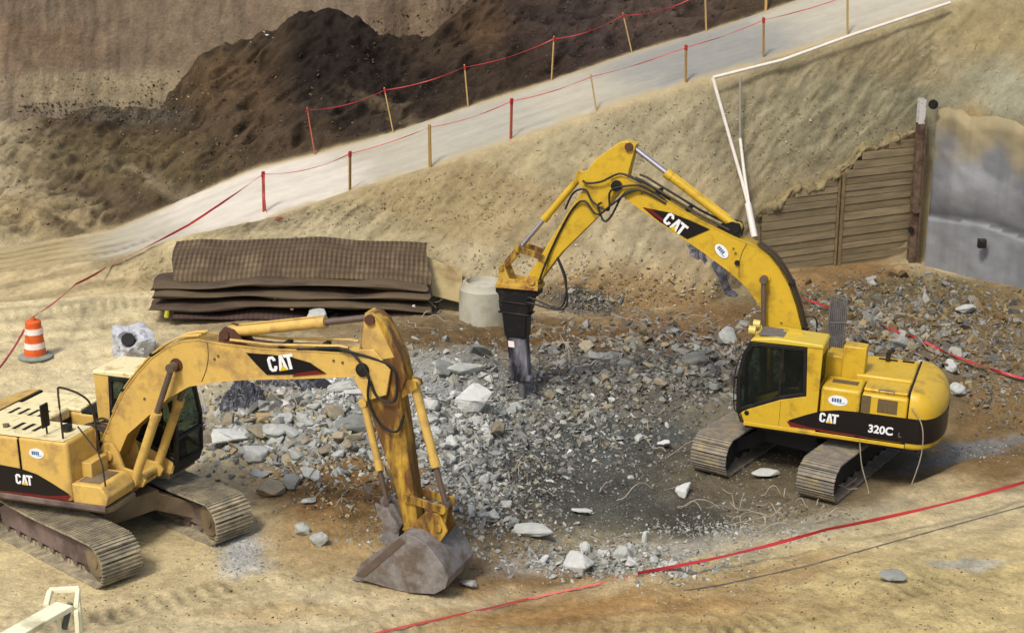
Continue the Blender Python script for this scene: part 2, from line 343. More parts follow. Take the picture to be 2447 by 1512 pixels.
# image-independent masks are computed in metres; (UU,VV) are only the labels of the grid
def proj(X,Y,Z):
    z_=Z-CH; c,s=math.cos(PITCH),math.sin(PITCH); de=Y*c-z_*s; up=Y*s+z_*c
    a,b_=X/de,up/de; cr,sr=math.cos(ROLL),math.sin(ROLL); a,b_=cr*a-sr*b_,sr*a+cr*b_
    return 1223.5+F*a,756-F*b_
UU,VV=proj(X,Y,Z)
rw=np.arange(NR)[:,None]*np.ones((1,NU))
bankm=ss(NG-1,NG+25,rw)*(1-ss(i1-14,i1,rw))
roadm=ss(i1-2,i1+1,rw)*(1-ss(i2-1,i2+2,rw))*ss(190,300,UU)
heapm=ss(i2,i2+14,rw)*(1-ss(i3+4,i3+10,rw))
wallm=ss(i3+2,i3+20,rw)*(1-ss(i4-1,i4,rw))
lagm=ss(1800,1840,UU)*(1-ss(NG+60,NG+75,rw))*ss(NG-3,NG-1,rw)   # behind the retaining walls
acr=X-Z*1.1; alo=X+Z
rid=1-np.abs(fbm(acr*1.1+.5*fbm(X*.7,Z*.7,Y*.7,40,2),alo*.35,Y*.4,11,5))*2
rid2=1-np.abs(fbm(acr*3.4,alo*1.1,Y*1.5,12,4))*2
dsl=(.26*fbm(X*.6,Y*.6,Z*.6,10,3)+.13*rid+.07*rid2+.04*fbm(X*6,Y*6,Z*6,13,3))
dsl=dsl*bankm*(1-lagm)*.6
ridh=1-np.abs(fbm(acr*1.9+.8*fbm(X*.5,Y*.5,Z*.5,41,3),alo*.55,Y*.8,21,5))*2.4
dh=(.42*fbm(X*.7,Y*.7,Z*.9,20,5)+.26*ridh+.12*fbm(X*3,Y*3,Z*3,22,4)+.02*fbm(X*12,Y*12,Z*12,26,2))*heapm
dw=(.10*fbm(X*3.2,Y*.6,Z*.35,30,4)+.18*fbm(X*.4,Y*.2,Z*.4,31,4)+.035*fbm(X*9,Y*3,Z*5,32,3))*wallm
# lumpy broken ground where the rubble lies
def gb(u,v,ru,rv): return np.exp(-((UU-u)/ru)**2-((VV-v)/rv)**2)
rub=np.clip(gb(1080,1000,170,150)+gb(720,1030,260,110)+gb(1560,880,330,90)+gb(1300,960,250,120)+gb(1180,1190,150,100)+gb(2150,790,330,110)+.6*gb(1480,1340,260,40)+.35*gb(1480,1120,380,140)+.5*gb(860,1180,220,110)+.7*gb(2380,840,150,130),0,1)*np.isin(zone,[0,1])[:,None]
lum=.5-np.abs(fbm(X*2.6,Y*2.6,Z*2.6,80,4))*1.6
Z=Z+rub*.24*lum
Yd=Y-.75*dsl-.7*dh-.95*dw; Zd=Z+.66*dsl+.7*dh+.2*dw
# wheel ruts along the road
tr=(rw-i1)/(i2-i1)
Zd=Zd+roadm*(.018*np.sin(tr*14+fbm(X*.25,Y*.1,0,33,2)*2)+.012*fbm(X*1.2,Y*1.5,0,34,3))
P3=np.stack([X,Yd,Zd],-1)
# ---- soil colours (patches of different soil, and shade painted on the hump; sRGB values before the albedo factor)
colr=np.zeros((NR,NU,3))
def L3(c): return lin(*c)
base={0:(206,188,144),1:(178,162,122),2:(194,187,166),3:(78,62,40),4:(80,64,44),5:(146,126,98),6:(160,140,105)}
for z_,c in base.items(): colr[zone==z_]=L3(c)
wu=UU+55*fbm(X*.9,Y*.9,Z*.9,50,5)+14*fbm(X*5,Y*5,Z*5,52,3); wv=VV+34*fbm(X*.9,Y*.9,Z*.9,51,5)+9*fbm(X*5,Y*5,Z*5,53,3)
def blob(u,v,ru,rv,c,st=1,ang=0,zs=None,hard=.5):
    a=R(ang); dx=(wu-u); dy=(wv-v); du=dx*math.cos(a)-dy*math.sin(a); dv=dx*math.sin(a)+dy*math.cos(a)
    m_=1-ss(1-hard,1+hard,np.sqrt((du/ru)**2+(dv/rv)**2)); m_=m_*st
    if zs is not None: m_=m_*np.isin(zone,zs)[:,None]
    colr[...]=colr*(1-m_[...,None])+L3(c)*m_[...,None]
g=[0]
for a in [
 (150,900,420,260,(224,206,158),1,0,[0]),(300,1350,420,120,(208,188,138),.9,0,[0]),(0,1200,200,300,(214,194,144),.7,0,[0]),
 (2100,1450,700,170,(204,182,124),1,8,[0]),(1500,1470,500,45,(180,150,96),.8,4,[0]),(1250,1370,330,55,(144,112,68),.95,3,[0]),(1750,1380,300,30,(176,144,92),.7,12,[0]),
 (2250,1130,320,55,(150,116,66),.8,14,[0]),(2200,1180,160,40,(196,176,130),.9,14,[0]),
 (1150,1060,330,230,(128,128,118),1,0,[0]),(1480,1110,460,160,(86,89,84),1,0,[0]),(740,1010,300,130,(168,160,136),1,0,[0]),(1000,960,260,110,(168,168,160),.8,0,[0]),
 (1060,1020,180,130,(164,165,158),.9,0,[0]),(1600,880,430,110,(106,101,90),1,0,[0]),(1850,1130,300,80,(112,101,78),1,0,[0]),(2050,1080,250,70,(92,80,60),.8,0,[0]),
 (2200,860,420,150,(116,104,82),1,0,[0,1]),(2100,720,420,80,(114,102,70),1,0,[0,1]),(2400,1020,160,120,(124,98,58),.9,0,[0]),(2420,760,120,120,(140,116,72),.7,0,[0]),(2010,640,160,40,(140,104,58),.8,0,[0,1]),
 (850,1190,230,120,(130,100,58),1,0,[0]),(780,1320,160,60,(176,146,92),.6,0,[0]),(1150,1270,170,50,(128,104,66),.8,0,[0]),(590,1330,70,45,(186,186,180),.9,0,[0]),
 (1250,805,420,38,(110,84,48),1,0,[0]),(900,780,500,40,(120,98,66),.7,0,[0]),(1650,770,320,60,(128,96,54),.8,0,[0,1]),
 (1640,1240,150,34,(58,54,44),.95,-6,[0]),(1330,1150,160,60,(78,76,68),.7,0,[0]),(1180,1220,60,50,(90,88,80),.5,0,[0]),(1500,1230,330,60,(82,80,70),.7,0,[0]),
 (1300,1455,260,26,(166,124,68),.8,6,[0]),(1640,1440,240,22,(172,134,80),.7,8,[0]),(700,1470,180,22,(184,156,104),.6,0,[0]),(2200,1420,160,24,(186,160,108),.5,8,[0]),(1500,1330,300,28,(176,174,162),.7,8,[0]),(2330,1070,160,16,(128,130,128),.8,12,[0]),(1950,1240,200,22,(158,152,130),.7,12,[0]),(2300,1330,90,16,(176,178,170),.7,0,[0]),
 (1350,640,260,80,(188,172,136),.8,0,[1]),(1500,700,220,60,(146,116,72),.8,0,[1]),(1400,715,90,26,(78,74,64),.95,-8,[1,0]),(1750,620,200,70,(170,150,112),.7,0,[1]),(1450,560,250,50,(170,158,126),.6,0,[1]),
 (1700,300,420,120,(160,150,118),.8,0,[1]),(2150,250,300,160,(156,148,116),.9,0,[1]),(2330,220,170,90,(146,144,120),.9,0,[1]),(2400,60,200,90,(140,124,84),.7,0,[1]),(2050,110,260,50,(160,144,106),.7,-18,[1]),
 (1000,480,420,60,(160,140,98),.7,-18,[1]),(1150,430,300,40,(146,124,84),.6,-20,[1]),(500,620,200,50,(202,186,140),.9,-15,[1]),(150,700,300,60,(196,176,130),.9,0,[1]),(720,560,160,40,(190,176,140),.6,0,[1]),(2330,300,60,60,(176,150,96),.7,0,[1]),
 (-640,640,880,500,(186,167,122),1,0,[2,3],.14),(1750,150,700,120,(156,155,147),.95,-18,[2]),(1150,300,300,80,(182,178,162),.6,-18,[2]),(620,470,430,150,(226,217,200),.95,-22,[2],.3),
 (100,540,260,60,(160,138,88),1,-8,[3]),(250,410,260,80,(104,88,50),.8,0,[3]),(330,520,230,30,(92,74,48),.8,-22,[3]),(230,590,180,16,(80,64,42),.7,-22,[3]),(420,470,200,20,(140,122,86),.6,-24,[3]),
 (430,285,130,26,(70,64,52),.9,0,[3,4]),(290,285,120,22,(92,82,62),.7,0,[3,4]),(560,240,120,90,(98,74,42),.8,0,[3]),(650,340,180,60,(84,66,44),.7,-20,[3]),
 (820,180,170,130,(38,29,22),1,0,[3,4]),(800,60,130,50,(44,34,26),1,0,[3,4]),(960,220,150,70,(46,35,26),.9,0,[3]),(900,320,240,30,(62,50,38),.8,-20,[3]),(1000,300,200,16,(118,98,66),.5,-20,[3]),  # hump: dark damp soil with its shaded side painted in
 (1250,110,230,120,(58,43,31),.9,0,[3]),(1450,60,200,90,(66,52,46),.9,0,[3]),(1600,40,150,60,(84,66,52),.8,0,[3]),(1150,60,60,60,(96,70,40),.6,0,[3,4]),
 (400,60,500,130,(134,112,84),.8,0,[5]),(220,225,240,45,(172,152,110),.9,0,[4,5]),(1000,40,120,60,(130,104,72),.7,0,[5]),(30,120,200,60,(140,108,74),.5,0,[5])]:
    blob(*a[:5],st=a[5],ang=a[6],zs=a[7],hard=a[8] if len(a)>8 else .5)
# fine variation of the soil, with shade painted into hollows and heap crests lightened
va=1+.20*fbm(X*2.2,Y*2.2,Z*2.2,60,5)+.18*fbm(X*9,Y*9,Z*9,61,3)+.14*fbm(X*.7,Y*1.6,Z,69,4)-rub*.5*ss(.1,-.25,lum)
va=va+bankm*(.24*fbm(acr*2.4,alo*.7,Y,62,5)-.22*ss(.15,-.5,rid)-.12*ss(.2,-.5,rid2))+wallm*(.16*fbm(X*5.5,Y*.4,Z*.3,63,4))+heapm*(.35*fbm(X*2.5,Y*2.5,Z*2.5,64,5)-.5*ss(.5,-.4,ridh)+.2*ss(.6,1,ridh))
lumc=colr.mean(-1,keepdims=True); dz=(np.isin(zone,[3,4,5])*.24+(zone==1)*.06+(zone==0)*.06)[:,None,None]; colr[...]=colr*(1-dz)+lumc*dz
va=1+(va-1)*(1-.7*roadm)
va=va+roadm*(.11*fbm(X*.22,tr*16,0,65,4)+.05*fbm(X*1.2,tr*34,0,66,3))
# ragged dirt shoulders of the road
ed1=np.exp(-((rw-i1)/3.5)**2); ed2=np.exp(-((rw-i2)/2.2)**2); en=ss(-.15,.25,fbm(X*1.4,Y*1.4,0,81,4)+.25)
m_=np.clip((ed1+ed2)*en,0,1)[...,None]*.85; colr=colr*(1-m_)+L3((188,170,130))*m_
ax_=X*bd.x+Y*bd.y; ay_=-X*bd.y+Y*bd.x
gm_=(zone==0)[:,None]*ss(1150,1350,VV)
va=va+gm_*(.16*fbm(ax_*.25,ay_*1.6,0,82,4)+.10*fbm(ax_*.8,ay_*4,0,83,3))
for (u0,v0,u1,v1,wd) in [(-60,1500,700,1330,.7),(-60,1440,330,1420,.5),(300,1511,1100,1470,.6),(-100,700,560,650,.6),(-100,640,420,590,.6),(-100,760,300,700,.55),(1700,1500,2447,1330,.6),(1100,1440,1900,1500,.6),(130,1000,-100,930,.6)]:
    a0=PZ(u0,v0,.3 if v0>800 else .9);a1=PZ(u1,v1,.3 if v1>800 else .9); dd_=(a1-a0).xy; LL=dd_.length; dd_/=LL
    sx_=(X-a0.x)*dd_.x+(Y-a0.y)*dd_.y; sy_=-(X-a0.x)*dd_.y+(Y-a0.y)*dd_.x+.25*np.sin(sx_*.4)
    mk_=ss(wd*.55,wd*.42,np.abs(sy_))*ss(-.2,.5,sx_)*ss(LL+.2,LL-.5,sx_)*np.isin(zone,[0,1,2])[:,None]*np.clip(.5+fbm(X,Y,0,84,3),0,1)
    va=va-mk_*(.10+.24*ss(-.2,.5,np.sin(sx_*2*math.pi/.28))); P3[...,2]-=mk_*.02*(1+np.sin(sx_*2*math.pi/.28))
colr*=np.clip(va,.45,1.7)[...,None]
# tyre and track marks on the left-hand ground
mk=(ss(420,260,UU)*ss(540,600,VV)*(1-ss(800,860,VV)))*np.isin(zone,[0,1,2,3])[:,None]
cc=Y-X*.22; colr*=(1-mk*.30*ss(.0,.8,np.sin(cc*8+fbm(X*.4,Y*.4,0,67,3)*3))*np.clip(.6+fbm(X*.8,Y*.8,0,68,3),0,1))[...,None]
def sheet(name,a,b_,m):
    n=b_-a+1; V=P3[a:b_+1].reshape(-1,3); c=colr[a:b_+1].reshape(-1,3)
    i=np.arange((n-1)*NU).reshape(n-1,NU)[:,:-1].ravel(); Fq=np.stack([i,i+1,i+NU+1,i+NU],1)
    o=mesh_np(name,V,Fq,m,c); tag(o,kind='structure'); return o
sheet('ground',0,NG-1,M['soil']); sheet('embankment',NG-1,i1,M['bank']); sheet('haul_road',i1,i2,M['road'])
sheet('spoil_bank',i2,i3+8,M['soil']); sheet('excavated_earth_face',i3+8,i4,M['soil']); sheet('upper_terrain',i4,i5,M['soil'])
from mathutils.bvhtree import BVHTree
st_=2; sub=P3[::st_,::st_]; nr,nu=sub.shape[:2]; i=np.arange((nr-1)*nu).reshape(nr-1,nu)[:,:-1].ravel()
BV=BVHTree.FromPolygons([tuple(p) for p in sub.reshape(-1,3)],[tuple(f) for f in np.stack([i,i+1,i+nu+1,i+nu],1).tolist()])
def hit(u,v):
    d_=Vector(ray(u,v)); h=BV.ray_cast(Vector((0,0,CH)),d_.normalized()); return h[0],h[1]
def down(x,y,z=30):
    h=BV.ray_cast(Vector((x,y,z)),Vector((0,0,-1))); return h[0] if h[0] else Vector((x,y,0))
# ------------------------------------------------------------------ excavators
def text_mesh(s,size,bold=.02):
    cu=bpy.data.curves.new('t','FONT'); cu.body=s; cu.size=size; cu.offset=bold*size; cu.extrude=.003
    o=bpy.data.objects.new('t',cu); me=bpy.data.meshes.new_from_object(o); bpy.data.objects.remove(o); return me
def place_flat(me,name,m,parent,org,ex,ez):
    # flat lettering: local x along ex, local y along ez
    ex=Vector(ex).normalized(); ez=Vector(ez).normalized(); n_=ex.cross(ez)
    mt=Matrix((ex,ez,n_)).transposed().to_4x4(); mt.translation=Vector(org)
    me.transform(mt); me.materials.clear(); me.materials.append(m); o=bpy.data.objects.new(name,me); return link(o,parent)
def poly_flat(name,polys,m,parent,org,ex,ez,th=.004):
    mb=MB(); ex=Vector(ex).normalized(); ez=Vector(ez).normalized(); n_=ex.cross(ez); org=Vector(org)
    for p in polys:
        n=len(p); V=[org+ex*a+ez*b_ for a,b_ in p]+[org+ex*a+ez*b_+n_*th for a,b_ in p]
        mb.add(V,[tuple(range(n)),tuple(range(n,2*n))]+[(i,(i+1)%n,n+(i+1)%n,n+i) for i in range(n)])
    return mb.build(name,m,parent)
def cat_letters(parent,org,ex,ez,h):
    k=h
    C=[(.62,.68),(.62,.80),(.48,1),(.16,1),(0,.82),(0,.18),(.16,0),(.48,0),(.62,.2),(.62,.34),(.40,.34),(.40,.24),(.34,.18),(.27,.18),(.22,.24),(.22,.76),(.27,.82),(.34,.82),(.40,.76),(.40,.68)]
    A1=[(.70,0),(.92,1),(1.16,1),(1.38,0),(1.15,0),(1.09,.32),(1.04,.62),(.99,.32),(.93,0)]
    T=[(1.22,1),(1.95,1),(1.95,.8),(1.70,.8),(1.70,0),(1.47,0),(1.47,.8),(1.26,.8)]
    s_=lambda P:[(a*k,b_*k) for a,b_ in P]
    poly_flat('lettering',[s_(C),s_(A1),s_(T)],M['white'],parent,org,ex,ez,.005)
    poly_flat('triangle_emblem',[s_([(.74,-.02),(1.34,-.02),(1.04,.34)])],M['yel2'],parent,org,ex,ez,.009)
def oval(parent,org,ex,ez,a,b_):
    P=[(a*math.cos(t*math.pi/14),b_*math.sin(t*math.pi/14)) for t in range(28)]
    poly_flat('oval_sticker',[P],M['white'],parent,org,ex,ez,.005)
    Q=[]
    for i in range(4):
        x=-.62*a+i*.26*a; Q.append([(x,-.3*b_),(x+.19*a,-.3*b_),(x+.19*a,.42*b_),(x,.42*b_)])
    poly_flat('sticker_lettering',Q,M['blue'],parent,org,ex,ez,.008)
    poly_flat('sticker_lettering',[[(-.1*a,-.55*b_),(.66*a,-.45*b_),(.75*a,-.2*b_),(.45*a,-.32*b_)]],mat('light_blue_decal',lin(140,190,215),.4),parent,org,ex,ez,.008)

BFX,BFZ,BL,SL=.3,1.668,5.683,2.951
BTOP=[(-.18,.05),(-.08,.30),(.36,.66),(.8,.98),(1.26,1.22),(1.7,1.40),(2.12,1.49),(2.45,1.50),(2.8,1.42),(3.25,1.2),(3.95,.9),(4.8,.61),(5.45,.37),(5.80,.2)]
BBOT=[(5.88,.02),(5.80,-.12),(5.5,-.08),(5.0,.04),(4.2,.25),(3.4,.47),(2.7,.63),(2.2,.69),(1.7,.62),(1.08,.42),(.52,.24),(.1,-.1),(-.12,-.12)]
STK=[(-.93,.28),(-.85,.48),(-.72,.58),(-.1,.72),(.3,.70),(.57,.5),(1.04,.44),(2.08,.28),(2.93,.15),(3.06,.02),(2.98,-.12),(2.85,-.13),(2,-.07),(.9,-.14),(.45,-.16),(.1,-.14),(-.2,-.1),(-.4,.02)]
def excavator(key,org,a,b_,yawT,yawU,bang,sang,tool,label):
    root=bpy.data.objects.new('excavator',None); link(root); tag(root,label,'excavator','tracked excavators')
    root.matrix_world=Matrix.Translation(org)@Matrix.Rotation(b_,4,'X')@Matrix.Rotation(a,4,'Y')@Matrix.Rotation(yawU,4,'Z')
    L=key=='L'; yel=M['yellow'+key]; trk=M['track' if L else 'trackR']; frm=M['frame'+key]; pale=M['paleL'] if L else yel
    RT=Matrix.Rotation(yawT-yawU,3,'Z')
    xfT=lambda p:RT@p
    # ---- undercarriage
    def track(sy):
        HW=.4; hx=1.84; rr=.375; zc=.41
        mb=MB(xfT); n=49; per=4*hx+2*math.pi*rr
        def pos(s):
            s%=per
            if s<2*hx: return Vector((-hx+s,0,zc-rr)),Vector((1,0,0)),Vector((0,0,-1))
            s-=2*hx
            if s<math.pi*rr:
                t=s/rr; return Vector((hx+rr*math.sin(t),0,zc-rr*math.cos(t))),Vector((math.cos(t),0,math.sin(t))),Vector((math.sin(t),0,-math.cos(t)))
            s-=math.pi*rr
            if s<2*hx:
                sag=-.025*math.sin(math.pi*s/(2*hx))**2
                return Vector((hx-s,0,zc+rr+sag)),Vector((-1,0,0)),Vector((0,0,1))
            s-=2*hx; t=s/rr; return Vector((-hx-rr*math.sin(t),0,zc+rr*math.cos(t))),Vector((-math.cos(t),0,-math.sin(t))),Vector((-math.sin(t),0,math.cos(t)))
        for i in range(n):
            c,t,nn=pos((i+.5)*per/n); h=per/n*.475; y0=sy-HW; y1=sy+HW; jy=random.uniform(-.006,.006)
            def bb(t0,t1,n0,n1,ya,yb):
                V=[c+t*tt+nn*nv+Vector((0,yy+jy,0)) for nv in (n0,n1) for tt,yy in ((t0,ya),(t1,ya),(t1,yb),(t0,yb))]
                mb.add(V,[(3,2,1,0),(4,5,6,7),(0,1,5,4),(1,2,6,5),(2,3,7,6),(3,0,4,7)])
            bb(-h,h,0,.022,y0,y1)
            for gg in (-.8,0,.75): bb(h*gg-.009,h*gg+.009,.022,.048,y0,y1)
            bb(-h*.9,h*.9,-.09,0,sy-.16,sy-.09); bb(-h*.9,h*.9,-.09,0,sy+.09,sy+.16)
        tk=mb.build('track',trk,root)
        f=MB(xfT); f.prism([(-1.55,.2),(1.5,.2),(1.72,.34),(1.72,.5),(1.4,.62),(-1.3,.66),(-1.6,.5)],sy-.22,sy+.22)
        f.prism([(-1.3,.60),(1.2,.58),(1.0,.70),(-1.1,.72)],sy-.18,sy+.18)
        f.build('track_frame',frm,tk,bevel=.02)
        MB(xfT).cyl((hx,sy-.26,zc),(hx,sy+.26,zc),.33,n=28).cyl((hx,sy-.29,zc),(hx,sy+.29,zc),.25,n=28).cyl((hx,sy-.31,zc),(hx,sy+.31,zc),.09).build('idler',M['chassis'] if L else frm,tk,smooth=True)
        s_=MB(xfT); s_.cyl((-hx,sy-.06,zc),(-hx,sy+.06,zc),.3,n=24).cyl((-hx,sy-.24,zc),(-hx,sy+.24,zc),.19)
        for i in range(16):
            t=i*math.pi/8; s_.box((-hx+.3*math.cos(t)-.03,sy-.05,zc+.3*math.sin(t)-.03),(-hx+.3*math.cos(t)+.03,sy+.05,zc+.3*math.sin(t)+.03))
        s_.build('sprocket',frm,tk,smooth=True)
        for i in range(8):
            x=-1.4+i*.4; MB(xfT).cyl((x,sy-.21,.19),(x,sy+.21,.19),.085,n=12).build('roller',frm,tk,smooth=True)
        for x in (-.6,.7): MB(xfT).cyl((x,sy-.15,.71),(x,sy+.15,.71),.06,n=10).build('carrier_roller',frm,tk,smooth=True)
    track(-1.19); track(1.19)
    c=MB(xfT)
    c.prismz([(-.75,-.6),(.75,-.6),(.75,.6),(-.75,.6)],.48,.86)
    for sx in (-1,1):
        for sy in (-1,1):
            p0=Vector((sx*.35,sy*.5,0));p1=Vector((sx*1.0,sy*1.02,0)); w1=Vector((.32,0,0))
            V=[p0-w1+Vector((0,0,.46)),p0+w1+Vector((0,0,.46)),p1+w1+Vector((0,0,.28)),p1-w1+Vector((0,0,.28)),p0-w1+Vector((0,0,.84)),p0+w1+Vector((0,0,.84)),p1+w1+Vector((0,0,.60)),p1-w1+Vector((0,0,.60))]
            c.add(V,[(3,2,1,0),(4,5,6,7),(0,1,5,4),(1,2,6,5),(2,3,7,6),(3,0,4,7)])
    c.build('chassis',M['chassis'] if L else frm,root,bevel=.02)
    MB().cyl((0,0,.84),(0,0,1.02),.62,n=40).build('slew_ring',M['rust'] if L else M['black'],root,smooth=True)
    # ---- upper deck
    dk=MB(); dk.prismz([(-2.2,-1.33),(.88,-1.33),(.95,-1.2),(.95,-.5),(.75,-.42),(.75,.42),(1.05,.44),(1.05,1.33),(-2.2,1.33)],1.0,1.10)
    dk.build('deck',M['chassis'] if L else M['black'],root,bevel=.015)
    # bottom sill in body colour
    sl=MB(); sl.box((-2.24,-1.375,1.05),(.9,-1.335,1.15)); sl.box((-2.24,1.335,1.05),(1.08,1.36,1.13)); sl.build('side_sill',M['frameL'] if L else yel,root,bevel=.01)
    # boom bracket
    br=MB()
    for y in (-.31,.25):
        br.prism([(-.35,1.1),(.72,1.1),(.98,1.13),(1.05,1.26),(.95,1.38),(.6,1.45),(.5,1.75),(.38,1.9),(.2,1.88),(.02,1.6),(-.3,1.3)],y,y+.06)
    br.box((-.3,-.25,1.1),(.9,.25,1.16)); br.cyl((.3,-.36,BFZ),(.3,.36,BFZ),.10)
    br.cyl((.86,-.42,1.26),(.86,.42,1.26),.08); br.build('boom_bracket',yel,root,bevel=.01)
    # pump bay between the boom and the engine
    pb=MB(); pb.box((-1.0,-.42,1.1),(-.35,.42,1.62)); pb.box((-.9,-.1,1.62),(-.5,.35,1.78)); pb.cyl((-.2,-.2,1.1),(-.2,-.2,1.55),.12); pb.cyl((-.1,.2,1.1),(-.1,.2,1.45),.1)
    pb.build('pump_bay',M['rust'] if L else M['black'],root,bevel=.02)
    for k in range(7):
        y=-.24+k*.08; P=spline([(-.75,y,1.6),(-.5,y*1.1,1.95+.05*math.sin(k*2)),(-.1,y*.9,2.15+.06*math.sin(k*3)),(.25,y*.8,2.05),(.42,y*.75,2.22),(.7,y*.7,2.62)],5)
        MB().tube(P,.022,6).build('hydraulic_hose',M['hose'] if L else M['rubber'],root,smooth=True)
    # left body (behind the cab)
    lb=MB(); lb.box((-1.27,.46,1.13),(-.46,1.35,2.13)); lb.build('left_housing',yel,root,bevel=.07,seg=3)
    lb=MB(); lb.box((-2.22,.46,1.13),(-1.285,1.345,2.10)); ld=lb.build('left_access_door',yel,root,bevel=.06,seg=3)
    MB().box((-2.02,1.335,1.74),(-1.62,1.353,2.03)).build('vent',M['vent'],ld,bevel=.004)
    MB().box((-1.48,1.335,1.70),(-1.30,1.353,2.06)).build('vent',M['vent'],ld,bevel=.004)
    MB().box((-1.15,.75,2.128),(-.62,.98,2.14)).build('grille',M['vent'],root)
    # right body with fuel tank and tool box
    zr=2.28 if L else 2.16
    rb=MB(); rb.box((-2.22,-1.35,1.13),(-.86,-.45,zr-.02)); rb.build('right_access_door',yel,root,bevel=.06,seg=3)
    rb=MB(); rb.box((-.85,-1.35,1.13),(.2,-.45,zr)); rb.build('fuel_tank',yel,root,bevel=.07,seg=3)
    MB().prism([(.2,1.13),(.9,1.13),(.95,1.3),(.82,1.5),(.2,1.5)],-1.33,-.5).build('tool_box',yel,root,bevel=.03,seg=3)
    if L: 
        MB().box((.28,-1.22,1.50),(.72,-.62,1.512)).build('tread_plate',M['chassis'],root)
        MB().prism([(.2,1.5),(.42,1.5),(.42,1.78),(.2,1.78)],-1.0,-.5).build('step',yel,root,bevel=.015)
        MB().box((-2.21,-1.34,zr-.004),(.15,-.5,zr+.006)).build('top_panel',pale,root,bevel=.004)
    # engine hood
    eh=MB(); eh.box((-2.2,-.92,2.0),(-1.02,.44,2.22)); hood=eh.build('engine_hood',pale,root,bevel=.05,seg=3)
    eh=MB(); eh.box((-2.19,-.44,1.12),(-1.02,.45,2.02)); eh.build('engine_bay',M['darkgap'],root)
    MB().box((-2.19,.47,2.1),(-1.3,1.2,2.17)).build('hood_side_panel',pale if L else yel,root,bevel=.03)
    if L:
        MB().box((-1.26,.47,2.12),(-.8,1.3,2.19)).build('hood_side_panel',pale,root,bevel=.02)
        MB().box((-.79,.47,1.5),(-.455,1.3,2.145)).build('open_bay',M['darkgap'],root)
    if L:
        for i in range(4):
            for j in range(2):
                x=-1.95+i*.22; y=-.7+j*.5
                MB().box((x,y,2.212),(x+.07,y+.32,2.228)).build('louvre',M['darkgap'],hood)
        for i in range(3): MB().box((-1.2+i*.22,-1.05,zr+.004),(-1.12+i*.22,-.72,zr+.014)).build('louvre',M['darkgap'],root)
        MB().box((-1.9,-1.1,zr),(-1.7,-.95,zr+.06)).build('fuel_cap',M['black'],root,bevel=.02)
    else:
        MB().cyl((-1.55,-.75,2.2),(-1.55,-.75,2.42),.05).cyl((-1.55,-.75,2.42),(-1.66,-.75,2.5),.05).build('exhaust_pipe',M['black'],root,smooth=True)
        MB().box((-1.75,-.85,2.215),(-1.35,-.82,2.25)).box((-2.1,-.86,2.215),(-1.85,-.84,2.26)).build('hood_handle',M['darkgap'],root)
        MB().box((-1.2,.02,2.0),(-.72,.42,2.78)).build('air_cleaner_housing',yel,root,bevel=.025)
        MB().box((-.72,-.35,1.6),(-.36,.30,2.5)).build('upper_housing',yel,root,bevel=.03)
        MB().box((-.30,.06,2.05),(-.2,.4,2.3)).box((-.36,.02,1.62),(.05,.42,2.0)).build('valve_block',M['rust'],root,bevel=.02)
        # tall barred guard panel standing on the far deck
        gp=MB()
        P=[(-.20,-.95),(-.52,-1.12)]
        for k in range(9):
            t=k/8; x=P[0][0]+(P[1][0]-P[0][0])*t; y=P[0][1]+(P[1][1]-P[0][1])*t; gp.tube([(x,y,2.2),(x,y,3.44-.1*t)],.014 if k not in(0,8) else .024,6)
        for z_ in (2.2,2.85,3.44): gp.tube([(P[0][0],P[0][1],z_),(P[1][0],P[1][1],z_-(.1 if z_>3 else 0))],.022,6)
        gpo=gp.build('guard_panel',M['grey'],root)
        pq=MB(); ex_=Vector((P[1][0]-P[0][0],P[1][1]-P[0][1],0)); o_=Vector((P[0][0],P[0][1],2.22)); nn=ex_.cross(Vector((0,0,1))).normalized()*.006
        pq.add([o_-nn,o_+ex_-nn,o_+ex_-nn+Vector((0,0,1.08)),o_-nn+Vector((0,0,1.08)),o_+nn,o_+ex_+nn,o_+ex_+nn+Vector((0,0,1.08)),o_+nn+Vector((0,0,1.08))],[(0,1,2,3),(7,6,5,4),(0,4,5,1),(1,5,6,2),(2,6,7,3),(3,7,4,0)])
        pq.build('panel_sheet',M['plastic'],gpo)
    # counterweight
    def arc(r,y): return -math.sqrt(max(r*r-y*y,0))
    def cwx(t): return -2.25-.70*abs(math.sin(t))**.62
    def cwp(r,e=0): return [(-2.25,1.34+e)]+[(arc(r,y),y) for y in np.linspace(1.28+e,-1.28-e,19)]+[(-2.25,-1.34-e)]
    cwm=MB(); V=[]; nt2=41; lv=[(1.04,.05),(1.07,.01),(1.10,0),(1.80,0)]+[(1.80+.41*math.sin(a_),.42*(1-math.cos(a_))) for a_ in np.linspace(.15,math.pi/2,9)]
    for z_,ins in lv:
        for t in np.linspace(0,math.pi,nt2):
            k1=1-ins*.45/1.34; k2=1-ins/.70
            V.append((-2.25+(cwx(t)+2.25)*k2,1.34*math.cos(t)*k1,z_))
    nl=len(lv); fs=[(k*nt2+i,k*nt2+i+1,(k+1)*nt2+i+1,(k+1)*nt2+i) for k in range(nl-1) for i in range(nt2-1)]+[tuple(range(nt2-1,-1,-1)),tuple((nl-1)*nt2+i for i in range(nt2))]+[(k*nt2,(k+1)*nt2,(k+1)*nt2+nt2-1,k*nt2+nt2-1) for k in range(nl-1)]
    cwm.add(V,fs); cwm.build('counterweight',yel,root,smooth=True)
    MB().box((-2.262,-1.2,1.2),(-2.2,1.2,2.19)).build('counterweight_gap',M['darkgap'],root)
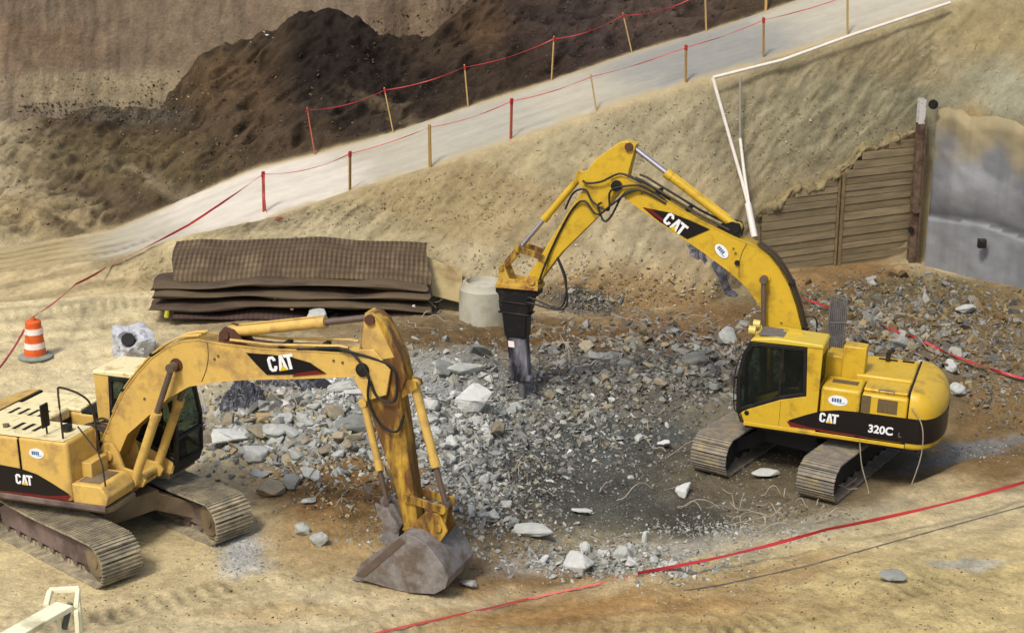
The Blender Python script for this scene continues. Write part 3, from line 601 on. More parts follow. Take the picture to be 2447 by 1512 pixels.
    # decals: black band rising on the side, wrapping the counterweight
    for sy in (1,-1):
        y=1.353*sy
        prof=[(.15,1.30),(-.2,1.47),(-.5,1.60),(-.85,1.67),(-1.25,1.69),(-2.28,1.70),(-2.28,1.17),(.1,1.17)]
        MB().prism(prof,min(y,y+.004*sy),max(y,y+.004*sy)).build('black_side_band',M['decal'],root)
        MB().prism([(.19,1.28),(.1,1.17),(-1.6,1.17),(-1.2,1.195),(-.3,1.21)],min(y+.004*sy,y+.007*sy),max(y+.004*sy,y+.007*sy)).build('red_pinstripe',M['red'],root)
    band=MB(); ys=np.linspace(.0,math.pi,41); V=[]
    for z_ in (1.17,1.70):
        for y in ys: V.append((cwx(y)-.012*math.sin(y),1.354*math.cos(y),z_))
    band.add(V,[(i,i+1,42+i,41+i) for i in range(40)]); bo=band.build('black_rear_band',M['decal'],root)
    s_=bo.modifiers.new('s','SOLIDIFY'); s_.thickness=.01
    
    # lettering on the side that the camera sees (and its twin)
    if L:
        cat_letters(root,(-.98,-1.358,1.37),(1,0,0),(0,0,1),.19); oval(root,(-.46,-1.352,2.0),(1,0,0),(0,0,1),.16,.095)
    else:
        cat_letters(root,(-.48,1.358,1.37),(-1,0,0),(0,0,1),.20); oval(root,(-.82,1.352,1.87),(-1,0,0),(0,0,1),.2,.11)
        place_flat(text_mesh('320C',.23,.03),'lettering',M['white'],root,(-1.48,1.36,1.30),(-1,0,0),(0,0,1))
        place_flat(text_mesh('L',.15,.0),'lettering',M['grey'],root,(-2.09,1.36,1.28),(-1,0,0),(0,0,1))
    # ---- cab
    glass=[(1.2,2.62),(1.06,2.86),(-.1,2.89),(-.17,1.87),(.35,1.72),(1.0,1.42),(1.24,1.30),(1.29,2.06)]
    y0,y1=.463,1.353
    cb=MB()
    side=[(-.42,1.10),(-.42,2.93),(-.1,2.93),(-.17,1.87),(.35,1.72),(1.0,1.42),(1.2,1.28),(1.12,1.10)]
    for ya,yb in ((y0,y0+.05),(y1-.05,y1)): cb.prism(side,ya,yb)
    cb.box((-.42,y0+.05,1.10),(-.37,y1-.05,2.05)); cb.box((-.42,y0+.05,2.75),(-.37,y1-.05,2.93)); cb.box((-.40,y0+.05,1.10),(1.1,y1-.05,1.16))
    cab=cb.build('cab',yel,root,bevel=.012,seg=2)
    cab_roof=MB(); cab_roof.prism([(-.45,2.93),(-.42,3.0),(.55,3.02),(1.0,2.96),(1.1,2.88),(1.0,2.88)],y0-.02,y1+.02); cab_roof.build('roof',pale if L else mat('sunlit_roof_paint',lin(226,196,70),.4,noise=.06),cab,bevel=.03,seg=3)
    MB().box((.42,y0+.12,3.008),(.95,y1-.12,3.022)).build('roof_hatch',M['grey'],cab,bevel=.006)
    for k,ya in enumerate((y0-.006,y1-.05)):
        fr_=MB(); fr_.ring(glass,.075,ya,ya+.056); fr_.box((.36,ya+.004,1.74),(.42,ya+.05,2.84)); fr_.build('window_frame',M['black'],cab,bevel=.006,seg=1)
        MB().prism(glass,ya+.02,ya+.03).build('window',M['glass'],cab)
    # windscreen: follows the front profile
    fp=[(1.06,2.87),(1.2,2.62),(1.29,2.06),(1.24,1.30)]
    ws=MB()
    for i in range(3):
        a_,b2=fp[i],fp[i+1]; ws.prism([a_,b2,(b2[0]-.012,b2[1]),(a_[0]-.012,a_[1])],y0+.05,y1-.05)
    ws.build('windscreen',M['glass'],cab)
    wf=MB()
    for i in range(3):
        a_,b2=fp[i],fp[i+1]
        for ya in (y0,y1-.06): wf.prism([(a_[0]+.012,a_[1]),(b2[0]+.012,b2[1]),(b2[0]-.05,b2[1]),(a_[0]-.05,a_[1])],ya,ya+.06)
    wf.box((1.22,y0,1.78),(1.30,y1,1.84)); wf.prism([(1.25,1.34),(1.15,1.10),(1.05,1.10),(1.15,1.34)],y0,y1); wf.box((1.02,y0,2.82),(1.1,y1,2.9))
    wf.build('windscreen_frame',M['black'],cab,bevel=.008,seg=1)
    MB().box((-.40,y0+.06,2.05),(-.388,y1-.06,2.75)).build('rear_window',M['glass'],cab)
    st=MB(); st.box((.0,.65,1.35),(.5,1.15,1.6)); st.box((-.12,.65,1.55),(.03,1.15,2.3)); st.box((.05,.58,1.55),(.5,.66,1.75)); st.box((.05,1.14,1.55),(.5,1.22,1.75)); st.build('seat',M['seat'],cab,bevel=.04)
    MB().box((.95,.7,1.16),(1.05,1.1,1.75)).build('control_console',M['black'],cab,bevel=.02)
    MB().tube(spline([(1.20,y1-.02,2.6),(1.27,y1+.01,2.52),(1.34,y1+.03,2.05),(1.30,y1+.02,1.42),(1.22,y1-.01,1.34)],4),.013,6).build('grab_rail',M['reflect'] if L else M['black'],cab,smooth=True)
    MB().cyl((1.03,y1+.004,1.33),(1.03,y1+.012,1.33),.05).build('door_lock',M['black'],cab)
    MB().box((.34,y1+.0005,1.14),(.346,y1+.003,1.7)).build('door_gap',M['darkgap'],cab)
    if not L:
        for ya in (.62,1.12):
            wl=MB(); wl.cyl((1.02,ya,3.06),(1.16,ya,3.05),.085,.1); wl.box((.98,ya-.02,2.95),(1.04,ya+.02,3.04)); wl.build('work_light',mat('work_light_housing',lin(225,200,110),.4),cab,smooth=True)
        MB().box((.08,.75,3.0),(.5,.79,3.05)).build('roof_rail',yel,cab)
    # ---- boom
    cb_,sb=math.cos(bang),math.sin(bang)
    TB=lambda x,z:(BFX+cb_*x-sb*z,BFZ+sb*x+cb_*z)
    hw=.21
    bm_=MB(); bm_.prism([TB(*p) for p in BTOP+BBOT],-hw,hw); boom=bm_.build('boom',yel,root,bevel=.018)
    fl=MB()
    for PP in (BTOP[1:-1],BBOT[2:-1]):
        for i in range(len(PP)-1):
            a_,b2=TB(*PP[i]),TB(*PP[i+1]); s2=.012 if PP is BTOP[1:-1] else .012
            dxn=Vector((b2[0]-a_[0],b2[1]-a_[1])).normalized(); nn=Vector((-dxn.y,dxn.x))
            fl.prism([a_,b2,(b2[0]-nn.x*.02,b2[1]-nn.y*.02),(a_[0]-nn.x*.02,a_[1]-nn.y*.02)],-hw-.012,hw+.012)
    fl.build('boom_flange',yel,boom)
    bs=MB(); x,z=TB(2.15,1.13); bs.cyl((x,-.43,z),(x,.43,z),.07,n=20); bs.cyl((x,-.24,z),(x,.24,z),.12,n=24)
    bs.build('cylinder_boss',M['rust'] if L else yel,boom,smooth=True)
    x,z=TB(5.683,0); MB().cyl((x,-.28,z),(x,.28,z),.12,n=24).build('boom_pin',M['black'],boom,smooth=True)
    cx_,cz_=3.33,1.33
    cl=MB(); 
    for y in (-.16,.10): cl.prism([TB(3.1,1.2),TB(3.65,.98),TB(3.5,1.36),TB(3.36,1.46),TB(3.22,1.4)],y,y+.06)
    cl.cyl((*[TB(cx_,cz_)[0]],-.2,TB(cx_,cz_)[1]),(TB(cx_,cz_)[0],.2,TB(cx_,cz_)[1]),.08); cl.build('cylinder_bracket',M['rust'] if L else M['black'],boom)
    # steel lines along the top of the boom
    for y in (-.15,-.07,.07,.15):
        P=[TB(x,z+.05) for x,z in BTOP[2:9]]; q_=[(p[0],y,p[1]) for p in P]
        MB().tube(spline(q_,4),.018,6).build('hydraulic_line',yel if L else M['hose'],boom,smooth=True)
    for y in (-.19,.19):
        q_=[(TB(x,z)[0],y,TB(x,z)[1]) for x,z in ((3.4,1.22),(4.1,.92),(4.9,.66),(5.4,.50),(5.55,.42))]
        MB().tube(q_,.026,6).build('hydraulic_line',yel if L else M['hose'],boom,smooth=True)
    for t in (.8,1.7,4.3,5.0):
        zt=np.interp(t,[p[0] for p in BTOP],[p[1] for p in BTOP]); x,z=TB(t,zt+.035); MB().box((x-.04,-.2,z-.02),(x+.04,.2,z+.03)).build('hose_clamp',M['black'],boom)
    # boom badge
    def bp(x,z,sy,e): X_,Z_=TB(x,z); return (X_,sy*(hw+.014+e),Z_)
    for sy in (-1,1):
        tri=[(3.62,.92),(4.05,.76),(4.45,.585),(4.75,.40),(4.97,.13),(3.84,.44),(3.73,.66)] if L else [(3.68,.92),(4.1,.72),(4.5,.50),(4.97,.12),(4.5,.19),(3.84,.40),(3.76,.66)]
        yy=sy*(hw+.0125); MB().prism([TB(*p) for p in tri],min(yy,yy+sy*.004),max(yy,yy+sy*.004)).build('boom_badge',M['decal'],boom)
        rd=[(4.97,.13),(4.3,.275),(4.42,.30),(4.8,.24)]
        MB().prism([TB(*p) for p in rd],min(yy+sy*.004,yy+sy*.006),max(yy+sy*.004,yy+sy*.006)).build('red_pinstripe',M['red'],boom)
        if sy==-1:
            ex=Vector((cb_,0,sb)) if L else Vector((cb_,0,sb))
            e2=ex; up=Vector((-ex.z,0,ex.x)); X_,Z_=TB(3.93,.47)
            if L: ex=(Vector((cb_,0,sb))*.985+Vector((-sb,0,cb_))*-.17).normalized(); up=Vector((-ex.z,0,ex.x))
            cat_letters(boom,(X_,yy-.0045,Z_),ex,up,.27)
        else:
            ex=(Vector((-cb_,0,-sb))*.985+Vector((-sb,0,cb_))*.19).normalized(); up=Vector((ex.z,0,-ex.x)); 
            if up.z<0: up=-up
            X_,Z_=TB(4.47,.24); cat_letters(boom,(X_,yy+.0045,Z_),ex,up,.27)
    if not L:
        X_,Z_=TB(3.17,.80); ex=(Vector((-cb_,0,-sb))).normalized(); up=Vector((-sb,0,cb_)); oval(boom,(X_,hw+.013,Z_),ex,up,.18,.11)
        X_,Z_=TB(2.77,.89); MB().cyl((X_,hw,Z_),(X_,hw+.05,Z_),.055).build('boom_lamp',M['black'],boom,smooth=True)
    for sy in (-1,1):
        sm2=MB(); q_=[(TB(x,z)[0],sy*(hw+.002),TB(x,z)[1]) for x,z in ((2.95,1.33),(2.86,1.1),(2.70,.88),(2.5,.70))]; sm2.tube(spline(q_,4),.008,5)
        sm2.build('weld_seam',M['vent'],boom)
        for x,z in ((2.95,1.0),(3.05,1.03),(1.2,.75),(5.35,.22),(5.2,.30)):
            X_,Z_=TB(x,z); MB().cyl((X_,sy*hw,Z_),(X_,sy*(hw+.02),Z_),.022,n=8).build('bolt',M['vent'],boom)
    def cylinder(name,a_,b2,y,fr,rb_,rr,rm,bm2=None,par=root,eye=True):
        A=Vector((a_[0],y,a_[1]));B=Vector((b2[0],y,b2[1])); m_=A.lerp(B,fr)
        d_=(B-A).normalized()
        mb=MB(); mb.cyl(A,m_,rb_,n=18); mb.cyl(m_-d_*.12,m_+d_*.03,rb_*1.14,n=18); mb.cyl(A-Vector((0,rb_*1.1,0)),A+Vector((0,rb_*1.1,0)),rb_*1.15)
        o=mb.build(name,bm2 or yel,par,smooth=True)
        MB().cyl(m_,B,rr,n=14).cyl(B-Vector((0,rb_,0)),B+Vector((0,rb_,0)),rb_*.95).build('cylinder_rod',rm,o,smooth=True)
        MB().tube([m_-d_*.1+Vector((0,0,rb_*1.2)),A+d_*.2+Vector((0,0,rb_*1.25))],.014,6).build('cylinder_pipe',bm2 or yel,o)
        return o
    bx=TB(2.15,1.13)
    for y in (-.37,.37): cylinder('boom_cylinder',(.86,1.26),bx,y,.60,.085,.055,M['rodL'] if L else M['rodL'])
    # ---- stick
    nx,nz=TB(BL,0); cs,sn=math.cos(sang),math.sin(sang)
    # stick coordinates: x along the stick, z towards its outer side
    TS=lambda x,z:(nx+cs*x-sn*z,nz+sn*x+cs*z)
    sm_=M['rustyellow'] if L else yel
    stick=MB().prism([TS(*p) for p in STK],-.16,.16).build('stick',sm_,root,bevel=.016)
    if L:
        mb=MB()
        for y in (-.24,.19):
            mb.prism([TS(*p) for p in [(-.35,.0),(.15,-.22),(.55,-.12),(.5,.3),(.1,.5),(-.3,.3)]],y,y+.05)
        mb.build('stick_knuckle',yel,stick,bevel=.012)
        MB().prism([TS(*p) for p in [(-.93,.30),(-.80,.46),(-.1,.60),(-.1,.1),(-.4,.06)]],-.166,.166).build('stick_head_plate',yel,stick)
    rp=TS(-.80,.36)
    cylinder('stick_cylinder',TB(cx_,cz_),rp,0,.66,.095,.058,M['chrome'] if not L else M['rodL'],par=root)
    MB().cyl((rp[0],-.22,rp[1]),(rp[0],.22,rp[1]),.09).build('stick_head_pin',M['rust'],stick,smooth=True)
    lk=TS(2.62,.70)
    tp=TS(SL,0)
    bc=cylinder('bucket_cylinder',TS(.46,.74),lk,0,.60 if not L else .66,.078,.05,M['chrome'] if not L else M['rodL'],par=root)
    MB().prism([TS(.25,.5),TS(.65,.45),TS(.5,.84),TS(.4,.84)],-.12,-.06).prism([TS(.25,.5),TS(.65,.45),TS(.5,.84),TS(.4,.84)],.06,.12).build('cylinder_lug',sm_,stick)
    lm=MB()
    for y in (-.22,.17):
        A=TS(2.35,.12); B=lk; lm.cyl((A[0],y,A[1]),(A[0],y+.05,A[1]),.09); lm.cyl((B[0],y,B[1]),(B[0],y+.05,B[1]),.09)
        dd=Vector((B[0]-A[0],B[1]-A[1])).normalized(); nn=Vector((-dd.y,dd.x))*.07
        lm.prism([(A[0]+nn.x,A[1]+nn.y),(B[0]+nn.x,B[1]+nn.y),(B[0]-nn.x,B[1]-nn.y),(A[0]-nn.x,A[1]-nn.y)],y,y+.05)
    lm.build('idler_link',sm_ if L else M['rustyellow'],root,bevel=.01)
    # hoses looping from boom to stick
    if L: hs=[([(4.6,.68,-.2),(5.3,.5,-.23),(5.5,.42,-.27)],[(.0,.5,-.22),(.35,.55,-.24),(.62,.42,-.26),(.5,.15,-.28),(.2,.1,-.28)]),([(4.6,.62,-.16),(5.3,.45,-.2),(5.6,.35,-.25)],[(.1,.1,-.3),(.5,-.02,-.3),(.95,.05,-.28),(1.15,.3,-.24),(.9,.5,-.2)])]
    else: hs=[([(4.7,.62,.2),(5.25,.45,.24),(5.45,.30,.28)],[(.15,.02,.28),(.5,-.22,.3),(.62,.15,.27),(.55,.45,.22),(.8,.6,.2),(1.2,.5,.19)]),([(4.7,.56,.22),(5.2,.38,.26),(5.4,.15,.30)],[(.35,-.2,.32),(.75,-.1,.3),(.75,.3,.24),(1.1,.38,.2),(1.9,.2,.2),(2.5,.0,.24),(2.8,-.12,.25)]),([(4.7,.66,.1),(5.2,.55,.2),(5.5,.42,.26)],[(-.25,.12,.26),(.15,.3,.27),(.4,.5,.24),(.45,.62,.2)]),([(5.2,.4,.15),(5.45,.05,.28)],[(.55,-.35,.3),(.75,-.30,.3),(.62,.0,.26),(.5,.0,.25)])]
    for aa,bb_ in hs:
        P=[(*[TB(x,z)[0]],y,TB(x,z)[1]) for x,z,y in aa]+[(TS(x,z)[0],y,TS(x,z)[1]) for x,z,y in bb_]
        MB().tube(spline(P,7),.024,7).build('hydraulic_hose',M['rubber'],root,smooth=True)
    if tool=='bucket':
        bp_=[(6.18,.92),(6.34,1.02),(6.55,.98),(6.78,.86),(7.02,.55),(7.12,.30),(7.06,.12),(6.85,-.02),(6.4,-.06),(6.05,-.04),(5.42,.06),(5.36,.12),(5.46,.34),(5.9,.70)]
        shell=[(6.30,1.0),(6.55,.98),(6.78,.86),(7.02,.55),(7.12,.30),(7.06,.12),(6.85,-.02),(6.4,-.06),(5.95,-.03),(5.42,.04)]
        bk=MB()
        for y in (-.55,.51): bk.prism(bp_,y,y+.04)
        n_=len(shell); V=[]
        for i,(x,z) in enumerate(shell):
            cx0,cz0=6.25,.45; k_=.955
            V+=[(x,-.53,z),(x,.53,z),(cx0+(x-cx0)*k_,-.53,cz0+(z-cz0)*k_),(cx0+(x-cx0)*k_,.53,cz0+(z-cz0)*k_)]
        fs=[]
        for i in range(n_-1):
            a0=4*i;b0=4*(i+1); fs+=[(a0,a0+1,b0+1,b0),(a0+2,b0+2,b0+3,a0+3),(a0,b0,b0+2,a0+2),(a0+1,a0+3,b0+3,b0+1)]
        fs+=[(0,2,3,1),(4*n_-4,4*n_-3,4*n_-1,4*n_-2)]
        bk.add(V,fs); bucket=bk.build('bucket',M['bucket'],root,bevel=.008,seg=2)
        for k in range(5):
            y=-.51+k*.23; MB().prism([(5.5,.0),(5.5,.09),(5.38,.07),(5.25,.02),(5.35,-.01)],y,y+.1).build('tooth',M['bucket'],bucket,bevel=.008)
        ed=MB(); ed.prism([(6.24,.93),(6.36,.88),(5.52,.10),(5.36,.12)],-.565,-.55); ed.build('side_cutter',M['rodL'],bucket)
        ea=MB()
        for y in (-.2,.15): ea.prism([(6.12,.92),(6.2,1.05),(6.38,1.1),(6.6,1.32),(6.85,1.30),(6.98,1.0),(6.8,.72),(6.4,.85)],y,y+.05)
        ea.cyl((tp[0],-.26,tp[1]),(tp[0],.26,tp[1]),.09); ea.build('bucket_ear',M['rustyellow'],bucket,bevel=.01)
        pl=MB()
        for y in (-.13,.09):
            A=lk;B=(6.82,1.05); dd=Vector((B[0]-A[0],B[1]-A[1])).normalized(); nn=Vector((-dd.y,dd.x))*.08
            pl.prism([(A[0]+nn.x,A[1]+nn.y),(B[0]+nn.x,B[1]+nn.y),(B[0]-nn.x,B[1]-nn.y),(A[0]-nn.x,A[1]-nn.y)],y,y+.05)
        pl.cyl((6.82,-.24,1.05),(6.82,.24,1.05),.07); pl.build('power_link',M['rustyellow'],root,bevel=.01)
        # thumb on the inner side of the stick
        cylinder('thumb_cylinder',TS(.62,-.30),TS(2.42,-.40),0,.66,.065,.04,M['rodL'],par=root)
        th=MB(); 
        for y in (-.26,-.05,.16): th.prism([TS(2.35,-.5),TS(2.5,-.28),TS(2.85,-.16),TS(3.0,-.22),TS(3.12,-.45),TS(3.02,-.62),TS(2.9,-.5),TS(2.75,-.42),TS(2.55,-.5)],y,y+.07)
        th.cyl((TS(2.86,-.24)[0],-.28,TS(2.86,-.24)[1]),(TS(2.86,-.24)[0],.28,TS(2.86,-.24)[1]),.06); th.build('thumb',M['bucket'],root,bevel=.01)
    else:
        hx_=lambda x,z:(x,z)
        br2=MB()
        for y in (-.22,.16):
            br2.prism([(6.06,3.10),(6.08,3.30),(6.16,3.38),(6.28,3.36),(6.42,3.24),(6.74,3.24),(6.86,3.5),(6.98,3.5),(7.0,3.34),(7.0,3.08)],y,y+.05)
        br2.prism([(6.05,3.06),(6.05,3.15),(7.04,3.11),(7.04,3.02)],-.27,.27)
        br2.cyl((tp[0],-.26,tp[1]),(tp[0],.26,tp[1]),.08); br2.build('hammer_bracket',M['rustyellow'] if False else mat('scuffed_yellow_bracket',lin(212,172,70),.5,noise=.15,dirt=lin(140,80,50),dirtamt=.33,dscale=5),root,bevel=.01)
        pl=MB()
        for y in (-.13,.09):
            A=lk;B=(6.93,3.46); dd=Vector((B[0]-A[0],B[1]-A[1])).normalized(); nn=Vector((-dd.y,dd.x))*.07
            pl.prism([(A[0]+nn.x,A[1]+nn.y),(B[0]+nn.x,B[1]+nn.y),(B[0]-nn.x,B[1]-nn.y),(A[0]-nn.x,A[1]-nn.y)],y,y+.05)
        pl.cyl((6.93,-.24,3.46),(6.93,.24,3.46),.065); pl.build('power_link',M['rustyellow'],root,bevel=.01)
        hb=MB(); hb.prism([(6.06,3.05),(7.06,3.01),(7.06,2.90),(6.98,2.84),(6.96,2.55),(6.88,2.4),(6.80,1.9),(6.30,1.9),(6.30,2.4),(6.24,2.58),(6.20,2.86),(6.06,2.92)],-.19,.19)
        ham=hb.build('hammer_body',M['black'],root,bevel=.025)
        hl=MB(); hl.prism([(6.78,1.9),(6.62,1.0),(6.66,.96),(6.64,.86),(6.14,.89),(6.16,.99),(6.22,1.03),(6.32,1.9)],-.15,.15); hl.build('hammer_housing',M['hammerlow'],ham,bevel=.03)
        for zz in (2.70,2.45): MB().box((6.23,-.21,zz-.015),(6.97,.21,zz+.015)).build('hammer_rib',M['black'],ham,bevel=.006)
        MB().cyl((6.40,0,.86),(6.37,0,.42),.085,.07,n=16).cyl((6.37,0,.42),(6.365,0,.30),.07,.02,n=16).build('chisel',M['grey'],ham,smooth=True)
        MB().prism([(6.56,1.66),(6.70,1.66),(6.72,1.80),(6.58,1.80)],.151,.157).build('white_marking',M['reflect'],ham)
        for k in range(2):
            P=[(*TS(2.2,-.05),0)]; a_=TS(2.1,-.08); y=.26+k*.06
            P=[(a_[0],y,a_[1]),(a_[0]-.25,y+.1,a_[1]-.5),(a_[0]-.15-.1*k,y+.12,a_[1]-1.1),(6.2,y+.05,2.9-.1*k),(6.3,.26,2.75)]
            MB().tube(spline(P,7),.022,6).build('hydraulic_hose',M['rubber'],root,smooth=True)
        # loose wire hanging off the rear of the machine
        for P in ([(-2.3,1.38,1.95),(-2.55,1.42,1.6),(-2.6,1.45,1.0),(-2.45,1.48,.2),(-2.4,1.5,-.3)],[(-1.35,1.4,1.05),(-1.45,1.5,.6),(-1.65,1.6,.1),(-1.7,1.7,-.2)]):
            MB().tube(spline(P,6),.012,5).build('loose_wire',M['rebar'],root,smooth=True)
    # handrails and mirror
    if L:
        MB().tube(spline([(.05,-1.22,2.28),(.05,-1.22,3.0),(.0,-1.15,3.12),(-.1,-.95,3.14),(.2,-.75,2.95),(.28,-.6,2.6),(.3,-.55,1.55)],5),.02,7).build('handrail',M['hose'],root,smooth=True)
        MB().tube([(.88,-1.26,1.5),(.86,-1.26,1.9),(.75,-1.2,2.1),(.3,-1.1,2.5)],.016,6).build('handrail',M['hose'],root,smooth=True)
        mr=MB(); mr.box((-.40,-1.22,2.42),(-.36,-1.0,2.86)); mr.build('mirror',M['black'],root,bevel=.02)
        MB().tube([(-.38,-1.1,2.26),(-.38,-1.1,2.45)],.018,6).build('mirror_stem',M['black'],root)
        MB().cyl((-.12,-.85,2.26),(-.12,-.85,2.40),.09).build('filler_cap',M['black'],root,smooth=True)
        MB().cyl((-1.35,-1.0,2.26),(-1.35,-1.0,2.34),.06).build('filler_cap',M['chassis'],root,smooth=True)
    else:
        MB().tube(spline([(.1,-1.25,2.2),(.1,-1.25,2.75),(.3,-1.25,2.85),(.6,-1.2,2.5),(.7,-1.2,1.5)],5),.02,7).build('handrail',M['black'],root,smooth=True)
        MB().tube(spline([(-1.62,1.2,2.12),(-1.62,1.2,2.18),(-1.9,1.2,2.18),(-1.9,1.2,2.12)],3),.012,6).build('door_handle',M['grey'],root)
        MB().box((-1.283,.5,1.2),(-1.273,1.347,2.1)).build('door_gap',M['darkgap'],root)
    # seam along the right tank
    MB().box((-.857,-1.353,1.2),(-.847,-.5,zr-.06)).build('door_gap',M['darkgap'],root)
    return root
excavator('L',Vector((-7.43422793,29.97614759,0)),R(-2.18414),R(.04611),-.78856602,-.3836623,R(21.711711),R(-76.12195),'bucket','dusty yellow tracked excavator at the left with a grey digging bucket resting on the sand')
excavator('R',Vector((6.26556293,35.14599315,-.44097108)),R(2.17163),R(-.23346),-2.11774660,2.82001324,R(43.67972),R(-52.36999),'hammer','bright yellow tracked excavator with a black demolition hammer hanging from its raised boom')
# ------------------------------------------------------------------ retaining walls
def at(u,line_): return Vector([float(np.interp(u,US,line_[:,k])) for k in range(3)])
def colored(o,c):
    me=o.data; a=me.color_attributes.new('Col','FLOAT_COLOR','POINT'); a.data.foreach_set('color',np.concatenate([c,np.ones((len(c),1))],1).astype(np.float32).ravel())
lw=bpy.data.objects.new('timber_retaining_wall',None); link(lw); tag(lw,'brown wall of stacked horizontal timber boards below the eroded slope','retaining wall')
A0=at(1818,W_); B0=at(2186,W_); A0.y-=.22; B0.y-=.22
dr=(B0-A0); dr.z=0; LEN=dr.length; dr.normalize(); nr_=Vector((dr.y,-dr.x,0))
if nr_.y>0: nr_=-nr_
zA=PY(1820,508,A0.y).z; zB=PY(2186,296,B0.y).z
def wtop(s): return zA+(zB-zA)*s/LEN+.10*math.sin(s*2.1)+.06*math.sin(s*5.3+1)
post_s=LEN*.50
for (s0,s1) in ((0,post_s-.14),(post_s+.14,LEN-.05)):
    mb=MB(); cs_=[]; z=-.8; k=0
    while z<5:
        h=.22+.03*math.sin(k*7.1)
        # part of the board below the sloping soil line
        a_=s0
        while a_<s1 and wtop(a_)<z+h*.5: a_+=.05
        if s1-a_>.15:
            off=.012*math.sin(k*3.3)+.012; tilt_=.02*math.sin(k*1.7)
            P0=A0+dr*a_; P1=A0+dr*s1
            V=[]
            for P,zz in ((P0,z+tilt_*0),(P1,z)):
                for dn,dz in ((off,0),(off,h-.022),(off-.07,h-.022),(off-.07,0)):
                    V.append(Vector((P.x,P.y,zz+dz))+nr_*dn)
            mb.add(V,[(0,1,2,3),(7,6,5,4),(0,4,5,1),(1,5,6,2),(2,6,7,3),(3,7,4,0)])
            c=lin(*[(150,134,102),(146,130,98),(156,139,106),(140,124,92)][k%4])*(.9+.2*random.random()); cs_+= [c]*8
        z+=h; k+=1
    # backing earth behind the boards
    o=mb.build('lagging_boards',M['lag'],lw); colored(o,np.array(cs_))
mb=MB(); n_=14
for i in range(n_): pass
P0=A0-nr_*.075; V=[];
for i in range(n_+1):
    s_=LEN*i/n_; P=A0+dr*s_-nr_*.09; V+=[(P.x,P.y,-1),(P.x,P.y,wtop(s_)+.02)]
mb.add(V,[(2*i,2*i+1,2*i+3,2*i+2) for i in range(n_)]); o=mb.build('earth_backing',M['pile'],lw); so=o.modifiers.new('s','SOLIDIFY'); so.thickness=.06
V=[];C=[];ns=160;nk=22
for i in range(ns+1):
    s_=-.15+(LEN+.1)*i/ns; P=A0+dr*s_
    for k in range(nk):
        a_=2*math.pi*k/nk; r_=max(.05,.15*(1+.55*float(fbm(s_*1.7,math.cos(a_),math.sin(a_),90,3))+.8*float(fbm(s_*5,math.cos(a_)*2,math.sin(a_)*2,93,4))))
        V.append((P.x-nr_.x*.22+nr_.x*math.cos(a_)*r_*1.3,P.y-nr_.y*.22+nr_.y*math.cos(a_)*r_*1.3,wtop(s_)+.02+math.sin(a_)*r_*(1.1 if math.sin(a_)>0 else 1.5)+.14*float(fbm(s_*2.3,1,0,91,4)))); C.append(lin(146,132,96)*(1+.4*float(fbm(s_*4,a_*2,0,92,3))))
o=mesh_np('soil_lip',V,[(i*nk+k,(i+1)*nk+k,(i+1)*nk+(k+1)%nk,i*nk+(k+1)%nk) for i in range(ns) for k in range(nk)],M['soil'],np.array(C),parent=lw)
pp=A0+dr*post_s; mb=MB(); zt=wtop(post_s)
for a_,b_ in ((-.11,-.06),(.03,.11)):
    q0=pp+dr*a_;q1=pp+dr*b_
    mb.add([q0-nr_*.05+Vector((0,0,-.8-pp.z)),q1-nr_*.05+Vector((0,0,-.8-pp.z)),q1+nr_*.05+Vector((0,0,-.8-pp.z)),q0+nr_*.05+Vector((0,0,-.8-pp.z)),q0-nr_*.05+Vector((0,0,zt-pp.z)),q1-nr_*.05+Vector((0,0,zt-pp.z)),q1+nr_*.05+Vector((0,0,zt-pp.z)),q0+nr_*.05+Vector((0,0,zt-pp.z))],
     [(3,2,1,0),(4,5,6,7),(0,1,5,4),(1,2,6,5),(2,3,7,6),(3,0,4,7)])
mb.build('intermediate_pile',mat('dusty_pile',lin(140,120,84),.85,noise=.3),lw)
# corner soldier pile
ct=PY(2197,240,B0.y-.25); cbz=-.8
pile=bpy.data.objects.new('soldier_pile',None); link(pile); pile.location=(ct.x,ct.y,0); tag(pile,'rusty steel pile with a white painted top between timber wall and concrete wall','steel pile')
mb=MB(); 
for x0,x1,y0_,y1_ in ((-.095,.095,-.16,-.13),(-.095,.095,.13,.16),(-.015,.015,-.128,.128)): mb.box((x0,y0_,cbz),(x1,y1_,ct.z-.55))
mb.box((.10,-.3,cbz),(.13,.1,ct.z-.6)); mb.build('flange_beam',M['pile'],pile)
mb=MB()
for x0,x1,y0_,y1_ in ((-.095,.095,-.16,-.13),(-.095,.095,.13,.16),(-.015,.015,-.128,.128)): mb.box((x0,y0_,ct.z-.55),(x1,y1_,ct.z+.18))
mb.build('painted_top',M['whitepaint'],pile)
MB().cyl((.28,-.2,ct.z+.05),(.28,-.3,ct.z+.05),.14).build('anchor_plate',M['black'],pile)
MB().cyl((.0,-.17,ct.z-3.1),(.0,-.27,ct.z-3.1),.13).build('anchor_plate',M['pile'],pile)
MB().cyl((-.1,-.17,ct.z-3.75),(-.1,-.25,ct.z-3.75),.09).build('anchor_plate',M['black'],pile)
